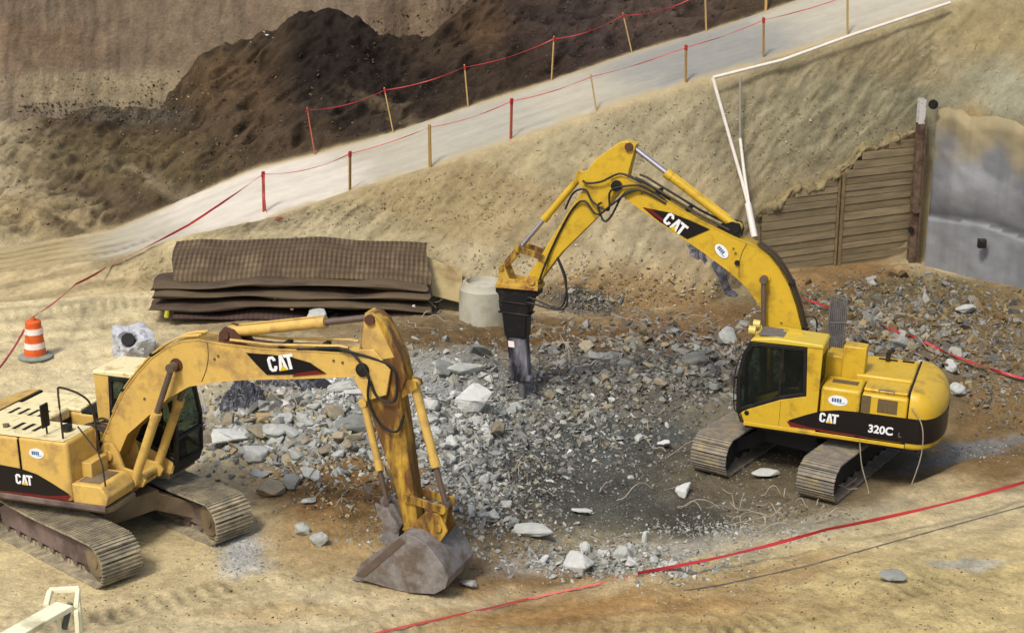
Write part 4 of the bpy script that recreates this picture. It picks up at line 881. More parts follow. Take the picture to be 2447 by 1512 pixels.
# sprayed concrete wall
us=np.linspace(2204,3300,150); nz=90; V=[];C=[]
for j in range(nz):
    t=j/(nz-1)
    for u in us:
        a_=at(u,T_);b_=at(u,W_); top=PY(u,np.interp(u,[2204,2447,3300],[238,262,400]),b_.y).z
        z=-.8+(top+.8)*t; y=a_.y-.30; x=a_.x
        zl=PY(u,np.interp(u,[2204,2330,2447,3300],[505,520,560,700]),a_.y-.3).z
        led=float(ss(zl+.05,zl-.05,z))
        o_=.22*led+.10*float(fbm(u*.012,z*.9,0,70,4))+.16*float(ss(.55,1,t))*float(fbm(u*.008,z*.8,3,71,3)) -.75*float(ss(.92,1.05,t+.05*float(fbm(u*.02,z,4,75,3))))
        V.append((x-.35*o_,y-o_,z))
        n_=float(fbm(u*.02,z*1.3,0,72,4)); n2=float(fbm(u*.009+z*.8,z*.5,0,73,3))
        if led>.5: c=lin(138,143,150)*(1+.12*n_)
        else:
            k_=float(ss(-.1,.35,n2+.25*n_+.2*math.sin((u-2204)*.012+z*1.1))); c=lin(122,126,132)*(1-k_)+lin(172,176,186)*k_
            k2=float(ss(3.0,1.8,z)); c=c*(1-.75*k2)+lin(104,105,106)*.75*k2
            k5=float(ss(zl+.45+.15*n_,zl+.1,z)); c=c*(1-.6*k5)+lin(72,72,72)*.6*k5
        k3=float(ss(.66,.90,t+.12*n_+.05*math.sin(u*.05))); c=c*(1-k3)+lin(166,152,116)*k3
        k4=float(ss(.1,.5,fbm(u*.07,z*.25,0,74,3))); c=c*(1-.12*k4); gm2=c.mean(); c=c*.45+gm2*.55 if k3<.3 else c
        C.append(c)
n_=len(us); i=np.arange((nz-1)*n_).reshape(nz-1,n_)[:,:-1].ravel()
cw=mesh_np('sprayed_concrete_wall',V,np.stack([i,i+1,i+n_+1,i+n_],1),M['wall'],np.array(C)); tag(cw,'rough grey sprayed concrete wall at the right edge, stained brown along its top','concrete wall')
so=cw.modifiers.new('s','SOLIDIFY'); so.thickness=.2; so.offset=-1
q_=PY(2345,570,at(2345,T_).y-.75); MB().box((q_.x-.12,q_.y-.06,q_.z-.13),(q_.x+.12,q_.y+.12,q_.z+.13)).build('weep_hole',M['black'],cw,bevel=.02)
# ------------------------------------------------------------------ stakes and tape along the road
def stake(u0,v0,u1,v1,lab,grp,m,wrap=True,y=None):
    h,_=hit(u1,v1); 
    if y: h=PY(u1,v1,y)
    top=PY(u0,v0,h.y-.02); base=h-(top-h).normalized()*.12
    ax=(top-base).normalized(); q=ax.to_track_quat('Z','Y'); n=(top-base).length
    r_=bpy.data.objects.new('stake',None); link(r_); r_.location=base; r_.rotation_mode='QUATERNION'; r_.rotation_quaternion=q; tag(r_,lab,'stake',grp)
    MB().box((-.045,-.018,0),(.045,.018,n)).build('lath',m,r_,bevel=.004,seg=1)
    if wrap: MB().box((-.052,-.025,n-.17),(.052,.025,n-.02)).build('tape_wrap',M['tapeD'],r_,bevel=.006,seg=1)
    return top-ax*.08
ORD=['leftmost','second','third','fourth','fifth','sixth','seventh','eighth']
NEAR=[(625,416,628,512),(832,365,833,458),(1021,300,1024,402),(1217,235,1216,332),(1405,175,1420,262),(1632,102,1633,192),(1817,35,1818,130),(2017,-25,2018,74)]
FAR=[(728,262,748,374),(912,213,935,320),(1103,156,1113,257),(1317,86,1312,191),(1480,28,1503,123),(1676,-32,1680,70),(1824,-80,1822,20)]
nt_=[];ft_=[]
for i,(a_,b_,c,d_) in enumerate(NEAR):
    m_=[M['orangepaint'],M['lathD'],M['lathD'],M['orangepaint'],M['lath'],M['lathD'],M['lathD'],M['lath']][i]
    nt_.append(stake(a_,b_,c,d_,('%s stake from the left on the near edge of the road'%ORD[i]) if i else 'leftmost stake, red, on the near edge of the road','stakes on the near road edge',m_,i in(0,1,3,5,6)))
for i,(a_,b_,c,d_) in enumerate(FAR):
    ft_.append(stake(a_,b_,c,d_,('%s pale stake from the left on the far edge of the road'%ORD[i]) if i else 'leftmost reddish stake on the far edge of the road','stakes on the far road edge',M['orangepaint'] if i==0 else M['lath'],i<5))
def ribbon(name,pts,w_,m,lab,sags=None,n=10,th=.004,cat='barrier tape',tw=1.5):
    P=[]
    for i in range(len(pts)-1):
        a_,b_=Vector(pts[i]),Vector(pts[i+1]); sg=sags[i] if sags else .1
        for k in range(n):
            t=k/n; p=a_.lerp(b_,t); p.z-=sg*4*t*(1-t); P.append(p)
    P.append(Vector(pts[-1])); mb=MB(); V=[];N=len(P)
    for k,p in enumerate(P):
        t=(P[min(k+1,N-1)]-P[max(k-1,0)]).normalized(); s_=t.cross(Vector((0,0,1))).normalized(); up=s_.cross(t)
        a_=tw*math.sin(k*.35)+.6; d_=up*math.cos(a_)*w_/2+s_*math.sin(a_)*w_/2; nn=t.cross(d_).normalized()*th
        V+=[p-d_-nn,p+d_-nn,p+d_+nn,p-d_+nn]
    fs=[(0,1,2,3),(4*N-1,4*N-2,4*N-3,4*N-4)]
    for k in range(N-1):
        for j in range(4): fs.append((4*k+j,4*k+(j+1)%4,4*k+4+(j+1)%4,4*k+4+j))
    mb.add(V,fs); o=mb.build(name,m); tag(o,lab,cat); return o
ribbon('barrier_tape',nt_,.026,M['tape'],'thin red tape strung between the stakes on the near road edge',[.16,.05,.1,.08,.06,.06,.05])
ribbon('barrier_tape',ft_,.028,M['tapeD'],'dark red tape strung between the stakes on the far road edge',[.15,.1,.12,.14,.2,.12])
tp_=hit(650,531)[0]
ribbon('barrier_tape',[nt_[0]+Vector((.03,-.03,0)),PY(627,470,nt_[0].y-.05),PY(632,508,nt_[0].y-.1),PY(640,527,nt_[0].y-.3),tp_+Vector((.1,-.05,.06)),tp_+Vector((.35,-.05,.04))],.06,M['tape'],'loose end of red tape hanging down the leftmost stake',[0,0,0,0,0],n=4)
bb=PZ(85,852,0); bb.z=down(bb.x,bb.y).z
ribbon('barrier_tape',[bb+Vector((0,0,1.04)),PY(180,690,44.5),PY(262,643,46.4),PY(450,545,46.8),nt_[0]],.06,M['tapeD'],'red tape running from the orange barrel up to the first stake',[.05,.03,.02,.02],tw=.8)
ribbon('barrier_tape',[bb+Vector((-.2,-.05,.75)),PY(0,892,37.5),PY(-60,1000,34)],.05,M['tape'],'red tape leading from the orange barrel off the left edge',[.05,.05],tw=.5)
def near(u,v,k):
    h=hit(u,v)[0]; o_=Vector((0,0,CH)); return h.lerp(o_,k)
ribbon('barrier_tape',[near(1905,700,.006),near(2010,733,.012),near(2120,772,.008),near(2200,800,.004),near(2300,845,.01),near(2447,890,.006),near(2600,950,.006)],.07,M['tapeD'],'red tape drooping over the debris behind the right excavator',[.02,.05,.02,.03,.03,.02])
g0=hit(2447,1200)[0]; g1=hit(1530,1374)[0]; g1b=hit(1300,1425)[0]; g2=hit(930,1511)[0]
e0=PY(2447,1140,g0.y); e00=PY(2900,1015,g0.y+2.5)
ribbon('barrier_tape',[e00,e0,PY(1980,1256,g0.y*.45+g1.y*.55),g1+Vector((0,0,.07))],.062,M['tapeD'],'wide red tape stretched low across the sand at the lower right',[.0,.05,.06],n=16,tw=.9)
gl=[hit(u,v)[0]+Vector((0,0,.025)) for u,v in ((1528,1374),(1440,1394),(1360,1412),(1270,1432),(1180,1455),(1080,1478),(1000,1496),(925,1514),(800,1545))]
ribbon('barrier_tape',gl,.035,M['tape'],'slack end of red tape lying on the sand below the rubble',[0]*8,n=3,tw=.3)
shadow_pts=[hit(u,np.interp(u,[1640,1726,1830,1947,2150,2300,2447,2640],[1408,1394,1370,1342,1283,1240,1198,1150]))[0]+Vector((0,0,.02)) for u in np.arange(1640,2640,22.)]
tag(MB().tube(spline(shadow_pts,2),.009,6).build('shadow_line',M['grey'],smooth=True),'thin dark line on the sand standing in for the shadow of the red tape','shadow_line')  # thin grey tube added as the red tape's shadow on the sand
# ------------------------------------------------------------------ traffic barrel
br_=bpy.data.objects.new('traffic_barrel',None); link(br_); br_.location=bb; tag(br_,'orange traffic barrel with two white bands on a grey base','traffic barrel')
zs=[.05,.24,.245,.44,.445,.60,.605,.78,.785,.93]
def lathe(prof,n=32):
    mb=MB(); V=[]; 
    for r_,z in prof:
        for i in range(n): V.append((r_*math.cos(2*math.pi*i/n),r_*math.sin(2*math.pi*i/n),z))
    fs=[(k*n+i,k*n+(i+1)%n,(k+1)*n+(i+1)%n,(k+1)*n+i) for k in range(len(prof)-1) for i in range(n)]
    fs+=[tuple(range(n-1,-1,-1)),tuple(range((len(prof)-1)*n,len(prof)*n))]; mb.add(V,fs); return mb
rr=lambda z:.275-.06*z/.95
lathe([(rr(0),.04),(rr(.2),.22),(rr(.2)-.012,.23),(rr(.22)-.012,.24),(rr(.4)-.004,.42),(rr(.4)-.016,.43),(rr(.6)-.010,.60),(rr(.6)-.022,.61),(rr(.78)-.016,.78),(rr(.78)-.03,.79),(rr(.9)-.02,.92),(rr(.9)-.05,.95),(.07,.965),(.065,1.02),(.0,1.025)]).build('drum_body',M['barrel'],br_,smooth=True)
for z0,z1 in ((.255,.405),(.62,.765)): lathe([(rr(z0)-.005,z0),(rr(z1)-.003,z1),(rr(z1)-.02,z1),(rr(z0)-.02,z0)]).build('reflective_band',M['reflect'],br_,smooth=True)
lathe([(.42,.0),(.43,.04),(.34,.075),(.26,.085)]).build('rubber_base',M['basegrey'],br_,smooth=True)
# ------------------------------------------------------------------ concrete ring
cc_=PY(1156,730,43.95); gr=down(cc_.x,cc_.y).z
mr=lathe([(.66,gr-.3),(.655,gr+.5),(.645,.95),(.60,1.0),(.56,1.13),(.47,1.16),(.46,1.02),(.0,1.0)],40)
o=mr.build('concrete_manhole',M['conc'],smooth=True); o.location=(cc_.x,cc_.y,0); tag(o,'round pale concrete manhole standing behind the demolition hammer','manhole')
# ------------------------------------------------------------------ broken concrete block with a hole, near the barrel
def lump(name,c,sx,sy,sz,m,seed,hole=None,sub=4,amp=.25):
    bm=bmesh.new(); bmesh.ops.create_icosphere(bm,subdivisions=sub,radius=1)
    P=np.array([v.co[:] for v in bm.verts]); n=P/np.linalg.norm(P,axis=1)[:,None]
    mxn=np.max(np.abs(n@np.array(Matrix.Rotation(.5,3,'Z')@Matrix.Rotation(.4,3,'X'))),axis=1); f=.82/(mxn**.75)*(1+amp*fbm(n[:,0]*1.6,n[:,1]*1.6,n[:,2]*1.6,seed,4))+amp*.9*fbm(n[:,0]*5,n[:,1]*5,n[:,2]*5,seed+3,3)
    if hole is not None:
        h=np.array(hole)/np.linalg.norm(hole); dd=np.arccos(np.clip(n@h,-1,1)); f=f*(1-.86*ss(.50,.36,dd))
    for v,k,nn in zip(bm.verts,f,n): v.co=Vector((nn[0]*k*sx,nn[1]*k*sy,nn[2]*k*sz))
    me=bpy.data.meshes.new(name); bm.to_mesh(me); bm.free(); me.materials.append(m); o=bpy.data.objects.new(name,me); link(o); o.location=c; return o
b0=PZ(320,838,.15); b0.z=down(b0.x,b0.y).z+.34
o=lump('broken_concrete_block',b0,.56,.5,.50,M['concB'],5,hole=(-.10,-.72,.58)); tag(o,'bluish white broken concrete block with a dark hole beside the barrel','concrete block')
hd=Vector((-.08,-.80,.52)).normalized(); MB().cyl(hd*.30,hd*.475,.15,.17,n=14).build('hole_shade_plug',M['darkgap'],o)  # dark plug added so the hole looks shaded inside
# ------------------------------------------------------------------ stack of wire mesh mats
def mat_roll(x0,x1,yc,zc,hw_,hh,bow,sag,m,lab,ribs,skew=0,top=0,ytilt=0):
    nx_=int((x1-x0)/.022); ns=26; V=[]; 
    for i in range(nx_+1):
        t=i/nx_; x=x0+(x1-x0)*t; b_=bow*math.sin(math.pi*t)+sag*math.sin(2*math.pi*t+1)+.012*math.sin(t*23)
        for j in range(ns):
            a_=2*math.pi*j/ns; cy=math.copysign(abs(math.cos(a_))**.75,math.cos(a_)); sz_=math.copysign(abs(math.sin(a_))**.85,math.sin(a_))*(1+(.12 if ytilt else .35)*math.sin(x*1.9+zc*9)+(.05 if ytilt else .15)*math.sin(x*4.3+zc*4))
            rb_=1+ribs*(math.sin(2*math.pi*x/.13)) + .02*math.sin(a_*9+x*.5)
            y=yc+cy*hw_*(1+.03*math.sin(x*1.3)); z=zc+b_+sz_*hh*rb_+ytilt*(cy*hw_)+(.02*math.sin(x*2.1+a_))
            V.append((x+skew*(y-yc)+.05*math.sin(a_*3)*(1 if i in(0,nx_) else 0),y,z))
    fs=[(i*ns+j,(i+1)*ns+j,(i+1)*ns+(j+1)%ns,i*ns+(j+1)%ns) for i in range(nx_) for j in range(ns)]+[tuple(range(ns)),tuple(range((nx_+1)*ns-1,nx_*ns-1,-1))]
    mb=MB(); mb.add(V,fs); o=mb.build('rolled_mesh_mat',m,smooth=True); tag(o,lab,'mesh mat','rolled wire mesh mats stacked against the bank'); return o
XL=PY(385,700,44.6).x; XR=PY(1028,700,44.6).x
def X_(u): return PY(u,720,44.6).x
r5=mat_roll(X_(425),X_(1045),44.50,.13,.85,.13,.0,.05,M['meshD'],'dark lowest brown mesh mat at the bottom of the stack',.01)
r4=mat_roll(X_(372),X_(1030),44.50,.42,.85,.115,.05,-.045,M['meshS'],'second lowest brown mesh mat with a yellow cap at its left end',.012)
r3=mat_roll(X_(380),X_(1028),44.60,.67,.80,.10,.06,.035,M['meshS'],'middle brown mesh mat of the stack',.012)
r2=mat_roll(X_(376),X_(1022),44.70,.90,.76,.095,.09,-.025,M['meshS'],'brown mesh mat directly under the big ribbed one',.012)
r1=mat_roll(X_(408),X_(1020),45.28,1.27,.93,.17,.12,-.01,M['mesh'],'large ribbed brown mesh mat on top of the stack',.05,skew=-.12,ytilt=.32)
mb=MB()
for k in range(5): 
    zz=k*.25+.05
mb=MB(); mb.cyl(PY(398,766,43.7),PY(400,750,43.68),.07,.06,n=10); mb.build('yellow_cap',M['yb'],r4)
for (u,v),rp_ in zip([(459,744),(657,717),(697,743),(988,736),(448,717)],[r4,r2,r3,r4,r2]):
    p=PY(u,v,43.85); MB().cyl(p+Vector((0,.12,0)),p,.045,n=8).build('end_tag' if u!=448 else 'yellow_tag',M['reflect'] if u!=448 else M['yb'],rp_)
pq=[PY(1012,612,46.0),PY(1104,650,45.8),PY(1102,724,44.75),PY(1026,706,44.8)]; mb=MB(); nn=(pq[1]-pq[0]).cross(pq[3]-pq[0]).normalized()*.03
mb.add(pq+[p+nn for p in pq],[(0,1,2,3),(7,6,5,4),(0,4,5,1),(1,5,6,2),(2,6,7,3),(3,7,4,0)]); tag(mb.build('plywood_sheet',M['ply']),'tan plywood sheet leaning between the mesh mats and the manhole','plywood sheet')
# ------------------------------------------------------------------ white pipes
mb=MB(); P=[PY(2262,-4,52.2),PY(2150,34,51.5),PY(2033,74,50.7),PY(1864,137,49.9),PY(1697,181,49.2)]
for p in P[1:-1]: pass
mb.tube(P,.05,8); tag(mb.build('white_pipe',M['pvc'],smooth=True),'white plastic pipe laid along the upper edge of the bank','pipe')
mb=MB(); mb.tube([PY(1697,181,49.15),PY(1735,310,48.8),PY(1768,420,48.4),PY(1790,500,47.9)],.05,8); mb.tube([PY(1784,480,47.95),PY(1801,560,47.5)],.095,10)
tag(mb.build('white_downpipe',M['pvc'],smooth=True),'white pipe dropping down the bank to behind the yellow boom','pipe')
dp=bpy.data.objects.new('grey_downpipe',None); link(dp); a_=PY(1763,180,49.3); dp.location=a_; tag(dp,'grey and white conduit hanging beside the white downpipe','conduit')
inv_=Matrix.Translation(-a_)
mb=MB(lambda p:p-a_); mb.tube([a_,PY(1764,332,48.75)],.038,7); mb.build('grey_section',M['pvcg'],dp,smooth=True)
mb=MB(lambda p:p-a_); mb.tube([PY(1764,325,48.72),PY(1775,410,48.4),PY(1793,520,47.75)],.045,8); mb.build('white_section',M['pvc'],dp,smooth=True)
# ------------------------------------------------------------------ cream barrier frame at lower left
cf=bpy.data.objects.new('guardrail',None); link(cf); ZT=1.30; p0=PZ(160,1445,ZT); gz0=down(p0.x,p0.y).z; cf.location=(p0.x,p0.y,gz0)
tag(cf,'cream painted steel guardrail in the lower left corner','guardrail')
def beam(a_,b_,w_,h_,name):
    a_=Vector(a_);b_=Vector(b_); t=(b_-a_).normalized(); s_=t.cross(Vector((0,0,1)))
    s_=s_.normalized()*w_/2 if s_.length>.01 else Vector((w_/2,0,0)); up=s_.cross(t).normalized()*h_/2
    V=[p+q_ for p in (a_,b_) for q_ in (-s_-up,s_-up,s_+up,-s_+up)]
    mb=MB(lambda p:p-Vector(cf.location)); mb.add(V,[(0,1,2,3),(7,6,5,4),(0,4,5,1),(1,5,6,2),(2,6,7,3),(3,7,4,0)]); return mb.build(name,M['cream'],cf,bevel=.012)
fa,fb,fc,fd=PZ(127,1422,ZT),PZ(194,1418,ZT),PZ(190,1458,ZT),PZ(118,1458,ZT)
off_=Vector((0,0,0))
beam(fa+(fa-fb)*.04,fb+(fb-fa)*.04,.10,.08,'top_bar'); beam(fa-(fa-fd).normalized()*.05,fd,.085,.08,'frame_bar'); beam(fb-(fb-fc).normalized()*.05,fc,.07,.08,'frame_bar'); 
r0=PZ(150,1466,ZT-.03); r1_=PZ(30,1535,ZT-.03); r1_=r0+(r1_-r0)*2.2
beam(r0+(r0-r1_).normalized()*.12,r1_,.33,.09,'rail')
for p in (fb-(fb-fc)*.2,fc-(fb-fc)*.1,r0+Vector((-.02,0,0)),r0.lerp(r1_,.35),r0.lerp(r1_,.9)):
    beam((p.x,p.y,ZT-.045),(p.x,p.y,gz0-.1),.07,.07,'leg')
p=fc; mb=MB(lambda q_:q_-Vector(cf.location)); mb.cyl((fb.x-.06,fb.y-.3,ZT-.1),(r0.x+.05,r0.y,ZT-.35),.05,n=10); mb.build('brace_tube',M['grey'],cf,smooth=True)
# ------------------------------------------------------------------ rubble
def rock_mesh(i,n=15,box=(1,.8,.6)):
    r_=random.Random(i); bm=bmesh.new()
    for k in range(n):
        a_=Vector((r_.uniform(-1,1),r_.uniform(-1,1),r_.uniform(-1,1)))
        m_=max(abs(a_.x),abs(a_.y),abs(a_.z)); a_=a_/m_*r_.uniform(.75,1)
        if r_.random()<.5: a_=a_.normalized()*1.05
        bm.verts.new((a_.x*box[0]*.5,a_.y*box[1]*.5,a_.z*box[2]*.5))
    bmesh.ops.convex_hull(bm,input=bm.verts,use_existing_faces=False)
    bm.verts.ensure_lookup_table()
    for v in [v for v in bm.verts if not v.link_faces]: bm.verts.remove(v)
    return bm
def rock_obj_mesh(i,m,box):
    bm=rock_mesh(i,18,box); bmesh.ops.bevel(bm,geom=list(bm.edges)+list(bm.verts),offset=.03,segments=1,affect='EDGES')
    bmesh.ops.subdivide_edges(bm,edges=list(bm.edges),cuts=1); bmesh.ops.triangulate(bm,faces=bm.faces)
    for v in bm.verts:
        k_=float(vn(v.co.x*7,v.co.y*7,v.co.z*7,i)); v.co+=v.co.normalized()*k_*.035
    me=bpy.data.meshes.new('concrete_chunk'); bm.to_mesh(me); bm.free(); me.materials.append(m); return me
BX=[(1,.8,.62),(1.1,.7,.45),(1,.95,.8),(1.25,.8,.32),(.95,.85,.7)]
RM={k:[rock_obj_mesh(100*ord(k)+i,M['rock'+k],BX[i%5]) for i in range(7)] for k in 'ABCW'}
NROCK=0
TONE={'A':'light grey','B':'grey','C':'sandy brown','W':'whitish'}
def rock(u,v,px,typ,lab,grp,rot=None,scl=None,up=.22):
    global NROCK
    h,n_=hit(u,v)
    if h is None: return
    dist=(h-Vector((0,0,CH))).length; s_=px*dist/F*1.2
    me=random.choice(RM[typ]); o=bpy.data.objects.new('concrete_chunk',me); link(o); 
    o.scale=scl and Vector(scl)*s_ or Vector((s_*random.uniform(.85,1.1),s_*random.uniform(.75,1.1),s_*random.uniform(.65,1.05)))
    o.rotation_euler=rot or (random.uniform(-.5,.5),random.uniform(-.5,.5),random.uniform(0,6.28))
    o.location=h+Vector((0,.1*s_,up*s_)); tag(o,lab,'concrete chunk',grp); NROCK+=1
KEY=[(1115,892,62,'A','pale upright concrete slab leaning in the rubble left of the hammer',(.95,.15,.35),(1.2,.55,1.5)),(1066,892,70,'B','big grey concrete lump left of the pale upright slab',None,None),
(1150,850,52,'B','flat grey slab lying above the pale upright slab',None,None),(1135,975,78,'W','large cream white concrete chunk right of the worn yellow stick',None,None),(1183,1040,62,'C','sandy coloured chunk above the dark pit floor',None,None),
(875,955,80,'W','white concrete lump under the middle of the yellow boom',None,None),(815,935,56,'A','light chunk under the boom lettering',None,None),
(560,1062,70,'W','pale flat slab beside the black cab of the left excavator',(.1,.05,.2),(1.3,.9,.4)),(664,1048,62,'A','rounded light chunk in the left heap',None,None),(612,1105,62,'A','angular chunk at the foot of the left heap',None,None),
(655,1185,55,'C','brownish chunk just above the front of the left track',None,None),(700,1165,50,'B','grey chunk casting a shadow beside the brown dirt',None,None),(745,1145,46,'A','pale chunk half sunk in brown dirt',None,None),(860,1035,86,'B','broad grey slab left of the yellow stick',(.3,.2,.3),(1.4,.8,.5)),
(728,1278,42,'A','pinkish grey rock alone on the sand left of the bucket',None,None),(766,1300,44,'A','twin pale rock beside the lone rock on the sand',None,None),(742,1205,30,'A','small pinkish rock in the brown dirt',None,None),
(1594,1062,42,'W','white stone beside the left track of the right excavator',None,None),(1640,1172,48,'W','white angular piece below the left track end',None,None),(1388,1352,62,'W','white chunk at the front edge of the rubble',None,None),
(1492,1330,60,'A','upright light chunk touching the red tape',(1.2,.1,.4),(.7,.7,1.3)),(1280,1275,66,'A','flat white slab at the lower rim of the pit',(.1,.05,.1),(1.5,.7,.4)),(1395,1222,36,'W','bright flat piece in the middle of the pit',(.1,.2,.5),(1.4,.7,.35)),
(1545,1290,26,'W','thin white upright splinter at the pit rim',(.05,.0,.0),(.45,.45,2.6)),(1655,868,62,'B','large grey boulder left of the right cab',None,None),(1738,806,50,'A','light chunk just left of the cab roof lamps',None,None),
(2308,735,44,'A','grey boulder standing alone on the bank near the concrete wall',None,None),(2272,868,38,'A','grey block behind the rear of the right excavator',None,None),(2290,928,44,'A','pale round chunk right of the counterweight',None,None),(2155,820,52,'B','dark grey chunk behind the engine hood',None,None),
(1835,1130,46,'W','flat white piece between the two right tracks',(.1,.1,.3),(1.5,.8,.4)),(1126,1402,38,'A','light stone right of the grey bucket',None,None),(2138,1373,52,'B','flat grey stone half buried in the sand at lower right',(.05,.05,.2),(1.2,.9,.35)),
(2200,870,40,'A','pale slab on the debris under the far red tape',None,None),(755,770,50,'A','grey chunk behind the cylinder of the left boom',None,None)]
for u,v,px,t_,lab,rot,scl in KEY: rock(u,v+px*.12,px,t_,lab,None,rot,scl)
CL=[((1060,1010),(150,120),50,(16,44),'AABW','the heap between stick and hammer','chunks in the middle heap'),
((690,1040),(200,85),64,(18,52),'AABC','the heap under the left boom','chunks in the left heap'),
((1560,870),(300,75),46,(14,38),'BBC','the heap behind the right cab','chunks in the back heap'),
((1340,990),(230,110),32,(12,30),'BAC','the slope below the hammer','chunks below the hammer'),
((1130,1190),(110,80),24,(14,34),'AB','the rubble beside the bucket','chunks beside the bucket'),
((1470,1340),(230,34),20,(14,32),'AWW','the front rim','chunks on the front rim'),
((2160,800),(270,95),30,(12,34),'BCC','the right-hand debris','chunks behind the right excavator')]
for (cu,cv),(su,sv),n_,(p0_,p1_),ty,lab,grp in CL:
    for k in range(n_):
        if NROCK>=298: break
        while True:
            a_,b_=random.gauss(0,.5),random.gauss(0,.5)
            if a_*a_+b_*b_<1.1: break
        px_=p0_+(p1_-p0_)*random.random()**1.8; ty_=random.choice(ty)
        sz='large' if px_>p0_+.55*(p1_-p0_) else ('middling' if px_>p0_+.2*(p1_-p0_) else 'small')
        hx=['far left','left','middle','right','far right'][min(4,max(0,int((a_+1.0)/.4)))]; hy=['back','middle','front'][min(2,max(0,int((b_+.6)/.4)))]
        rock(cu+a_*su,cv+b_*sv,px_,ty_,'%s %s concrete chunk, %s %s of %s'%(sz,TONE[ty_],hy,hx,lab),grp)
# fragments nobody could count
def scatter(name,lab,cat,specs,variants,m,seed,dens=1.0,ban=None,ex=2.2):
    r_=random.Random(seed); VV_=[];FF=[];CC=[];off=0
    base_=[]
    for i in range(variants):
        bm=rock_mesh(900+i,9,(1,.85,.65)); bmesh.ops.triangulate(bm,faces=bm.faces); bm.verts.index_update()
        base_.append((np.array([v.co[:] for v in bm.verts]),np.array([[v.index for v in f.verts] for f in bm.faces]))); bm.free()
    for (cu,cv,su,sv,n_,p0_,p1_,cols,uni) in specs:
        for k in range(int(n_*dens)):
            for tr_ in range(20):
                if uni: a_,b_=r_.uniform(-1,1),r_.uniform(-1,1)
                else: a_,b_=r_.gauss(0,.5),r_.gauss(0,.5)
                if a_*a_+b_*b_<(1 if uni else 1.6): break
            u=cu+a_*su;v=cv+b_*sv
            h,nn=hit(u,v)
            if h is None or (ban and ban(u,v)): continue
            dist=(h-Vector((0,0,CH))).length; s_=(p0_+(p1_-p0_)*r_.random()**ex)*dist/F
            V,Ft=base_[r_.randrange(variants)]
            Rm=np.array(Matrix.Rotation(r_.uniform(0,6.28),3,'Z')@Matrix.Rotation(r_.uniform(-1,1),3,'X')@Matrix.Rotation(r_.uniform(-1,1),3,'Y'))
            sc=np.array([r_.uniform(.7,1.3),r_.uniform(.6,1.1),r_.uniform(.5,1.0)])*s_
            P=(V*sc)@Rm.T+np.array(h)+np.array([0,0,.06*s_]); VV_.append(P); FF.append(Ft+off); off+=len(P)
            c=lin(*r_.choice(cols))*r_.uniform(.62,1.12); CC.append(np.repeat(c[None],len(P),0))
    o=mesh_np(name,np.concatenate(VV_),np.concatenate(FF),m,np.concatenate(CC),smooth=False); tag(o,lab,cat,kind='stuff'); return o
LG=[(194,196,188),(174,176,168),(208,208,198),(158,160,152),(184,180,162)]; MG=[(150,148,140),(132,130,122),(168,164,152),(116,112,104),(158,146,118)]; DG=[(104,102,94),(122,118,108),(88,86,78),(140,136,124)]
BR=[(142,118,78),(120,98,62),(164,142,100),(130,124,112)]; SD=[(196,172,122),(172,146,98),(210,196,160),(150,128,88)]
scatter('rubble_fragments','fine broken concrete and stones covering the pit floor and heaps','rubble',[
 (1070,1010,190,170,1500,5,26,LG+MG[:1],False),(860,950,170,60,380,6,26,[(224,226,220),(206,208,204)],False),(1080,1130,120,90,200,5,20,LG,False),(720,1040,260,120,1300,5,30,LG+MG[:2]+SD[:1],False),(620,1000,170,90,400,5,18,LG+SD,False),
 (1570,870,380,110,1600,5,26,MG+DG[:2],False),(1330,1000,300,160,1700,5,20,MG+LG[1:3],False),(1450,1120,420,170,1700,3,10,MG+DG,True),
 (1180,1200,190,130,900,4,22,LG+MG,False),(1480,1345,290,42,800,4,22,LG,False),(1750,1265,260,36,420,3,16,LG+MG[:1],False),(1900,1215,170,30,220,3,14,MG+BR,False),(1420,1300,260,50,300,3,14,LG+MG,False),
 (2150,790,330,120,1500,5,22,BR+MG[:3],False),(2380,830,150,150,500,4,14,BR+MG[:2],False),(2130,730,300,75,600,5,20,MG+BR,False),(2400,900,120,120,300,5,18,MG+BR,False),(1400,1110,330,110,700,3,9,DG+MG[:2],True),(1830,1140,220,90,260,3,10,MG+BR,True),(2100,690,330,60,400,4,12,BR+MG,False),
 (860,1170,230,130,480,4,16,BR+LG[:2]+SD[:2],False),(590,1330,110,60,260,3,11,LG,False),(1400,720,90,30,260,4,14,DG+MG,False),(1550,700,260,70,420,4,14,SD+MG[:2]+BR,False),
 (1300,640,280,70,260,4,12,SD+LG[:1],False),(1250,800,420,34,260,4,12,BR+MG,True),(2330,1070,160,22,130,3,10,LG+DG,False),(930,1270,120,60,120,4,12,LG,False)],10,M['rubble'],3,dens=1.9)
scatter('broken_blocks','mass of half buried broken concrete blocks in the heaps','rubble',[
 (1070,1000,160,150,460,14,48,LG+MG[:1],False),(710,1035,210,95,460,14,50,LG+SD[:1]+MG[:1],False),(850,980,120,70,70,14,44,LG[:3],False),(1580,870,320,90,480,12,42,MG+LG[3:4],False),(1320,990,240,120,300,10,32,MG+LG[:2],False),
 (1170,1190,140,100,120,12,34,LG+MG[:1],False),(1490,1345,240,32,90,12,30,LG,False),(2170,780,320,115,620,10,40,MG+BR,False),(2390,850,120,120,60,10,30,MG+BR,False),(860,1150,180,80,60,10,30,BR+LG[:1],False),(1400,715,90,24,50,10,26,DG+MG,False)],14,M['rubble'],13,ex=1.5)
